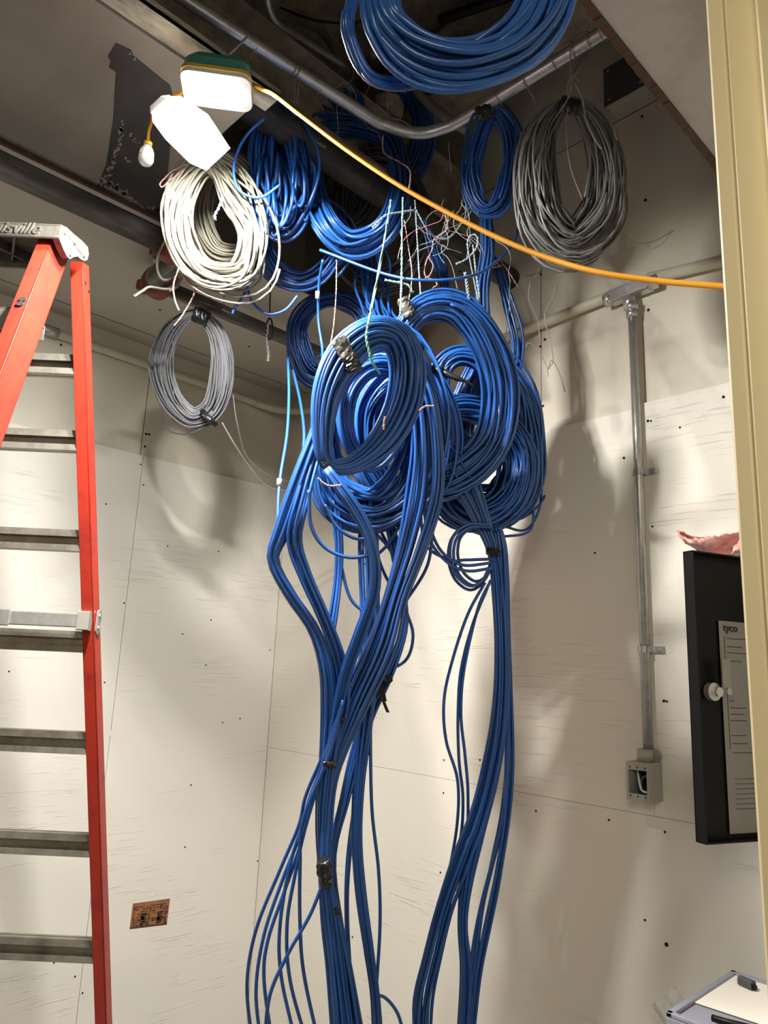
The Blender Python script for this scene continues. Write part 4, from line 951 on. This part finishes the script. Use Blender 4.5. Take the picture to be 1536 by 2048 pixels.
for i, (dx, dy, s) in enumerate(((0, 0, 1), (5, 2, .95), (10, -2, .88), (-2, 6, 1.03))):
    ps = [(980, 1050), (940, 1048), (908, 1070), (900, 1110), (912, 1150), (940, 1172), (965, 1160), (980, 1130)]
    cable(lp_, 'cable', [at(945+(x-945)*s+dx, 1110+(y-1110)*s+dy, 1.60+.006*i) for x, y in ps], RB, BLUE)
for i, ps in enumerate([[(850, 1000), (862, 1060), (885, 1105), (925, 1130), (982, 1126)], [(846, 1010), (860, 1080), (895, 1125), (935, 1142), (985, 1136)], [(840, 1020), (852, 1090), (900, 1120), (930, 1120), (985, 1118)]]):
    cable(lp_, 'cable', [at(x, y, 1.59+.006*i) for x, y in ps], RB, BLUE)
# stray single strands around the pile
st = thing('stray_blue_cables', 'loose single blue strands looping below the pile', 'cable bundle', at(720, 1050, 1.5))
for ps, d_ in [([(618, 980), (622, 1050), (650, 1095), (700, 1115), (760, 1105)], 1.33), ([(650, 1010), (675, 1055), (715, 1078), (750, 1070)], 1.45),
               ([(668, 1060), (682, 1130), (700, 1195), (730, 1225), (760, 1245)], 1.5), ([(760, 1060), (790, 1120), (800, 1170), (812, 1220), (826, 1270), (812, 1320), (765, 1345)], 1.56),
               ([(866, 1060), (855, 1130), (820, 1190), (780, 1240)], 1.56), ([(745, 1060), (780, 1100), (795, 1150), (790, 1200)], 1.54), ([(800, 1050), (775, 1090), (730, 1130)], 1.52), ([(745, 1080), (770, 1150), (808, 1212)], 1.55),
               ([(900, 1040), (960, 1068), (1020, 1072), (1062, 1058), (1068, 1000)], 1.84), ([(1000, 1050), (1050, 1060), (1078, 1020), (1085, 950)], 1.86)]:
    cable(st, 'cable', [at(x, y, d_) for x, y in ps], RB, BLUE)
s1 = thing('tagged_blue_cable', 'single blue cable with a white tag hanging left of the pile', 'cable', at(585, 600, 1.7))
cable(s1, 'cable', [at(576, 715, 1.75), at(578, 790, 1.65), at(574, 870, 1.55), (at(560, 960, 1.45)), at(556, 1040, 1.4), at(562, 1090, 1.37)], .0036, BLUE)
MB().tube([at(559, 958, 1.445), at(558, 972, 1.44)], .0052, 10).build('white_tag', WHT, s1)
cable(s1, 'cable', [at(586, 740, 1.75), at(600, 800, 1.65), at(608, 860, 1.5), at(606, 920, 1.4)], .0036, BLUE)
s2 = thing('tagged_blue_cable', 'single blue cable with a white tag hanging in front of the far left coil', 'cable', at(640, 540, 1.7))
cable(s2, 'cable', [at(646, 520, 1.64), at(638, 570, 1.68), at(637, 640, 1.7), at(645, 700, 1.68), at(642, 745, 1.6)], .0036, BLUE)
MB().tube([at(635, 583, 1.68), at(635, 597, 1.68)], .0052, 10).build('white_tag', WHT, s2)
cable(s2, 'cable', [at(600, 735, 2.1), at(640, 712, 1.9), at(670, 690, 1.7), at(690, 685, 1.55)], .0036, BLUE)
# long thin blue one sweeping across
tag(cable(None, 'blue_cable', [at(640, 500, 1.6), at(760, 545, 1.55), at(840, 560, 1.5), at(930, 555, 1.5), at(985, 530, 1.6), at(1030, 480, 1.8), at(1040, 420, 1.95)], .0036, BLUE, n=60), 'thin blue cable sagging under the black pipe toward the right grey coil', 'cable')
tag(cable(None, 'blue_cable', [at(500, 560, 1.62), at(488, 590, 1.62), at(470, 615, 1.62), at(465, 628, 1.62)], .0036, BLUE), 'short blue cable end pointing down left of the blue loops', 'cable')
tag(cable(None, 'blue_cable', [at(494, 570, 1.66), at(505, 605, 1.66), at(535, 628, 1.66), at(570, 620, 1.66), at(595, 592, 1.66)], .0036, BLUE), 'blue cable loop drooping below the blue loops', 'cable')
tag(cable(None, 'blue_cable', [at(530, 235, 1.6), at(490, 275, 1.6), at(468, 330, 1.6), at(478, 380, 1.6), at(520, 395, 1.6), at(560, 370, 1.6)], .0036, BLUE), 'single blue cable arching out to the left under the lamp', 'cable')
# bundles dropping in the back
DS = 1.0
bundle('blue_cable_bundle', 'dark blue bundle dropping past the end of the black pipe', [(972, 420, 2.0, 12), (975, 500, 2.0, 14), (965, 580, 2.0, 14), (970, 660, 1.98, 14), (985, 720, 1.95, 16)], 10, BLUE, .0037, 61, wander=.15)
bundle('blue_cable_bundle', 'blue strands bowing down right of the pile from the pipe end', [(998, 540, 2.05, 8), (1015, 610, 2.05, 14), (1032, 680, 2.03, 18), (1030, 740, 2.0, 14), (1000, 800, 1.95, 14)], 9, BLUE, .0037, 62, wander=.25)
bundle('blue_cable_bundle', 'thin dark strands behind the pipe above the arched coil', [(845, 440, 2.1, 8), (870, 500, 2.1, 12), (890, 570, 2.05, 10), (900, 640, 2.0, 10)], 6, BLUE, .0037, 63, wander=.3)
bundle('dark_cable_bundle', 'cluster of dark cables rising from the pile into the shaft', [(775, 660, 1.95, 30), (760, 620, 2.0, 34), (745, 580, 2.05, 40), (740, 500, 2.1, 40)], 12, BLUE, .0037, 64, wander=.2)

# hanging black tape tail
DS = 1.07
tp = MB(); P_ = catmull([at(758, 1352, 1.46), at(774, 1350, 1.46), at(779, 1362, 1.46), at(768, 1368, 1.46), at(763, 1362, 1.46), at(764, 1385, 1.46), at(768, 1405, 1.46), at(776, 1425, 1.46)], 26)
for i in range(25):
    w_ = .007*(1-.5*(i > 20)); A = CR*w_
    tp.add([P_[i]-A, P_[i]+A, P_[i+1]+A, P_[i+1]-A, P_[i]-A+CF*.0008, P_[i]+A+CF*.0008, P_[i+1]+A+CF*.0008, P_[i+1]-A+CF*.0008], [(0, 1, 2, 3), (7, 6, 5, 4), (0, 3, 7, 4), (1, 5, 6, 2)])
tag(tp.build('tape_tail', TAPE), 'curled black tape tail dangling from the crossing blue cables', 'tape')

# ------------------------------------------------------------------ strings and thin wires
TW = 'teal_twine'
wire('teal_twine', 'teal twine looped round the top of the front coil', 'twine', [(782, 400, 1.55), (772, 460, 1.5), (758, 540, 1.42), (742, 620, 1.33), (733, 670, 1.31), (738, 700, 1.31), (745, 725, 1.32), (760, 748, 1.38)], .0016, TEAL, n=50, twist=.02)
wire('teal_twine', 'straight teal twine dropping to the tie above the front coil', 'twine', [(806, 395, 1.62), (804, 470, 1.58), (803, 560, 1.5), (801, 630, 1.44)], .0016, TEAL, n=40, twist=.02)
wire('teal_twine', 'knotted teal twine end sticking out above the front coil', 'twine', [(770, 560, 1.5), (790, 564, 1.5), (803, 566, 1.5), (818, 572, 1.5), (826, 585, 1.5)], .0015, TEAL, twist=.02)
wire('pull_string', 'pale string hanging straight to the top of the arched coil', 'string', [(830, 400, 1.7), (834, 470, 1.68), (838, 540, 1.64), (842, 600, 1.6)], .0013, STR, twist=.02)
wire('pull_string', 'pale string stretched across below the yellow cord', 'string', [(745, 455, 1.6), (770, 432, 1.6), (800, 425, 1.62), (832, 420, 1.64)], .0016, STR, twist=.02)
wire('pull_string', 'pale string sagging from the cord toward the small blue coil', 'string', [(832, 420, 1.66), (855, 460, 1.68), (878, 476, 1.7), (900, 474, 1.7), (925, 445, 1.7), (945, 420, 1.75)], .0016, STR, twist=.02)
wire('pull_string', 'looped pale string standing above the arched coil', 'string', [(912, 528, 1.62), (930, 520, 1.62), (952, 498, 1.62), (955, 475, 1.62), (944, 470, 1.62), (935, 485, 1.62), (940, 520, 1.62), (948, 560, 1.62), (958, 605, 1.62)], .0015, STR, twist=.02)
wire('pull_string', 'frayed pale string end above the arched coil', 'string', [(930, 545, 1.6), (934, 570, 1.6), (938, 600, 1.6)], .0022, STR, twist=.015)
wire('pull_string', 'long pale string falling along the right of the arched coil', 'string', [(946, 490, 1.66), (952, 545, 1.64), (958, 585, 1.63), (961, 615, 1.62)], .0014, STR, twist=.02)
wire('pull_string', 'thin string curling down from the tangle left of the loop', 'string', [(897, 500, 1.64), (885, 490, 1.64), (884, 505, 1.64), (895, 515, 1.64), (905, 535, 1.64), (912, 565, 1.64), (915, 578, 1.64)], .001, TIEG)
wire('pull_string', 'fine string crossing in front of the blue strands at right', 'string', [(1020, 560, 1.9), (1018, 620, 1.9), (1012, 665, 1.9), (1008, 700, 1.9)], .001, STR)
wire('pull_string', 'white string with a small clip hanging below the thin black pipe', 'string', [(536, 645, 2.1), (534, 680, 2.1), (537, 705, 2.1), (536, 722, 2.1)], .0022, WHT, twist=.03)
wire('pull_string', 'short turquoise string at the left of the far blue coil', 'string', [(592, 640, 2.1), (588, 672, 2.1), (580, 700, 2.1), (572, 718, 2.1)], .0018, STR, twist=.02)
wire('pull_string', 'small blue string tuft hanging inside the beige coil', 'string', [(445, 395, 1.6), (438, 415, 1.6), (430, 430, 1.6), (431, 440, 1.6)], .0018, STR, twist=.02)
bt = thing('pipe_hook', 'black hook with an oval ring under the thin black pipe', 'hook', at(540, 600, 2.1))
MB().tube([at(541, 570, 2.1), at(540, 600, 2.1), at(539, 632, 2.1)], .0022, 6).build('rod', TAPE, bt)
MB().tube([at(539+6*math.sin(a), 658-24*math.cos(a)*.9, 2.1) for a in np.linspace(0, 6.283, 20)], .003, 6).build('ring', TAPE, bt)
pink = [
 ('pink and white wire hanging left of the front coil top', [(673, 520, 1.75), (672, 590, 1.72), (666, 660, 1.7), (655, 718, 1.68)]),
 ('pink and white wire dangling from the beige coil toward the grey coil', [(397, 560, 1.6), (385, 595, 1.6), (365, 630, 1.6), (348, 652, 1.6)]),
 ('thin pink wire hanging below the red coupling', [(358, 535, 1.56), (347, 570, 1.56), (350, 600, 1.56), (358, 621, 1.56)]),
 ('pink wire loop standing out left of the beige coil', [(375, 328, 1.6), (345, 342, 1.6), (328, 358, 1.6), (320, 368, 1.6), (325, 374, 1.6), (340, 360, 1.6), (370, 340, 1.6)]),
 ('pink wire twisting down beside the teal twine', [(808, 440, 1.6), (818, 500, 1.58), (824, 550, 1.56), (818, 600, 1.55)]),
 ('curled pink wire under the black pipe right of the twine', [(890, 430, 1.68), (896, 455, 1.68), (882, 470, 1.68), (868, 478, 1.68), (864, 500, 1.68), (858, 515, 1.68), (866, 530, 1.68), (860, 550, 1.68), (850, 556, 1.68)]),
 ('tangled pink wire lower down under the black pipe', [(862, 505, 1.66), (852, 525, 1.66), (850, 550, 1.66), (870, 562, 1.66), (874, 570, 1.66), (866, 576, 1.66), (864, 585, 1.66)]),
 ('pink wire tuft near the end of the black pipe', [(1036, 574, 1.9), (1018, 545, 1.9), (1000, 520, 1.9), (988, 508, 1.9), (984, 512, 1.9), (992, 525, 1.9), (1000, 532, 1.9), (985, 535, 1.9)]),
 ('pink wire arc sweeping below the end of the black pipe', [(1005, 530, 1.9), (985, 537, 1.9), (970, 555, 1.9), (960, 575, 1.9)]),
 ('pink wire loop standing on the bent conduit at upper right', [(1120, 95, 1.6), (1140, 78, 1.6), (1160, 50, 1.6), (1172, 42, 1.6), (1178, 55, 1.6), (1165, 78, 1.6), (1148, 82, 1.6)]),
 ('pink wire hanging from the bent conduit above the right grey coil', [(1152, 80, 1.62), (1142, 95, 1.62), (1140, 130, 1.62), (1148, 150, 1.62), (1162, 165, 1.62)]),
 ('dim pink wire arching behind the bent conduit', [(680, 210, 1.9), (672, 180, 1.9), (690, 165, 1.9), (710, 185, 1.9), (716, 215, 1.9), (745, 235, 1.9), (800, 240, 1.9), (835, 265, 1.9)]),
 ('dim pink wire running down to the yellow cord', [(766, 270, 1.75), (768, 305, 1.75), (800, 325, 1.7), (820, 342, 1.65), (818, 380, 1.6)]),
 ('short pink wire across the lower tape of the front coil', [(636, 956, 1.29), (645, 965, 1.29), (660, 972, 1.29), (684, 970, 1.29)]),
 ('short pink wire lying on the right side of the front coil', [(838, 822, 1.36), (850, 813, 1.36), (868, 812, 1.36)]),
 ('tiny pink wire standing on the inner edge of the front coil', [(768, 860, 1.32), (768, 845, 1.32), (770, 833, 1.32)]),
]
for lb, ps in pink:
    wire('pink_wire', lb, 'wire', ps, .0011, PINK, 'pink tie wires', twist=.012, mat2=WWIRE)
DS = 1.0
tie = [
 ('pair of grey tie wires knotted above the right grey coil', [(1140, 100, 1.62), (1142, 150, 1.62), (1138, 190, 1.63), (1120, 222, 1.64), (1112, 235, 1.64)], .0014),
 ('thick twisted string drooping in front of the right grey coil', [(1150, 165, 1.62), (1165, 200, 1.62), (1172, 240, 1.62), (1188, 275, 1.62), (1203, 298, 1.62)], .0022),
 ('grey wire hanging through the middle of the right grey coil', [(1140, 190, 1.66), (1132, 250, 1.66), (1140, 330, 1.66), (1165, 400, 1.66)], .0012),
 ('stiff dark wire crossing the cream conduit on the right wall', [(1083, 530, 2.0), (1068, 558, 2.0)], .0014),
 ('bent brown wire falling in front of the cream conduit', [(1118, 545, 1.9), (1108, 590, 1.9), (1092, 620, 1.9), (1090, 640, 1.9), (1100, 680, 1.9), (1106, 720, 1.9), (1100, 732, 1.9), (1097, 738, 1.9), (1100, 725, 1.9), (1106, 722, 1.9), (1120, 750, 1.9), (1130, 784, 1.9)], .0015),
 ('thin twisted wire in front of the wall seam', [(1060, 565, 1.95), (1058, 600, 1.95), (1075, 640, 1.95), (1080, 680, 1.95)], .0012),
 ('pinkish thin wire curling beside the right hand blue strands', [(1052, 695, 1.95), (1056, 686, 1.95), (1068, 692, 1.95), (1082, 710, 1.95), (1094, 735, 1.95), (1096, 753, 1.95)], .0012),
 ('grey tie wire between the lamp and the bent conduit', [(515, 95, 1.65), (500, 115, 1.65), (508, 140, 1.62), (503, 175, 1.6)], .0012),
 ('fine wire hanging beside the bent conduit over the pipe', [(594, 150, 1.75), (590, 175, 1.75), (588, 205, 1.75)], .001),
 ('second fine wire hanging beside the bent conduit over the pipe', [(600, 155, 1.75), (597, 180, 1.75), (594, 207, 1.75)], .001),
 ('short frayed wire dangling under the bent conduit', [(897, 285, 1.85), (899, 310, 1.85), (902, 345, 1.85)], .0012),
 ('thin wires linking the bent conduit to the small blue coil', [(1045, 165, 1.65), (1060, 185, 1.7), (1070, 205, 1.72), (1075, 225, 1.72)], .0012),
 ('vertical tie wire beside the pink arch in the shaft', [(673, 210, 1.9), (676, 250, 1.9), (675, 275, 1.88)], .001),
 ('thin wire drooping across the right wall behind the grey coil', [(1225, 440, 2.1), (1260, 480, 2.1), (1300, 485, 2.1), (1350, 460, 2.1)], .001),
]
for lb, ps, r_ in tie:
    wire('tie_wire', lb, 'wire', ps, r_, TIEG if 'white' not in lb else WHT, 'tie wires')

# loose tangle of tie wires among the coils
rn = random.Random(12)
for q in range(14):
    x, y, t = rn.uniform(800, 985), rn.uniform(395, 470), rn.uniform(1.72, 1.85); ps = []
    a = 1.6
    for i in range(7):
        ps.append((x, y, t)); a += rn.uniform(-.9, .9); a = max(.2, min(2.9, a)); x += 17*math.cos(a); y += 17*abs(math.sin(a))+2
    wire('tie_wire', 'fine loose tie wire tangled under the black pipe above the arched blue coil', 'wire', ps, .0009, rn.choice([TIEG, TIEG, PINK, STR]), 'tangle of fine tie wires', n=36)
for q in range(8):
    x, y, t = rn.uniform(560, 860), rn.uniform(130, 260), rn.uniform(1.9, 2.0); ps = []
    a = 1.6
    for i in range(6):
        ps.append((x, y, t)); a += rn.uniform(-.8, .8); a = max(.2, min(2.9, a)); x += 16*math.cos(a); y += 15*abs(math.sin(a))+2
    wire('tie_wire', 'fine tie wire dangling in the dark shaft behind the bent conduit', 'wire', ps, .0009, rn.choice([TIEG, TIEG, PINK]), 'fine wires in the shaft', n=36)
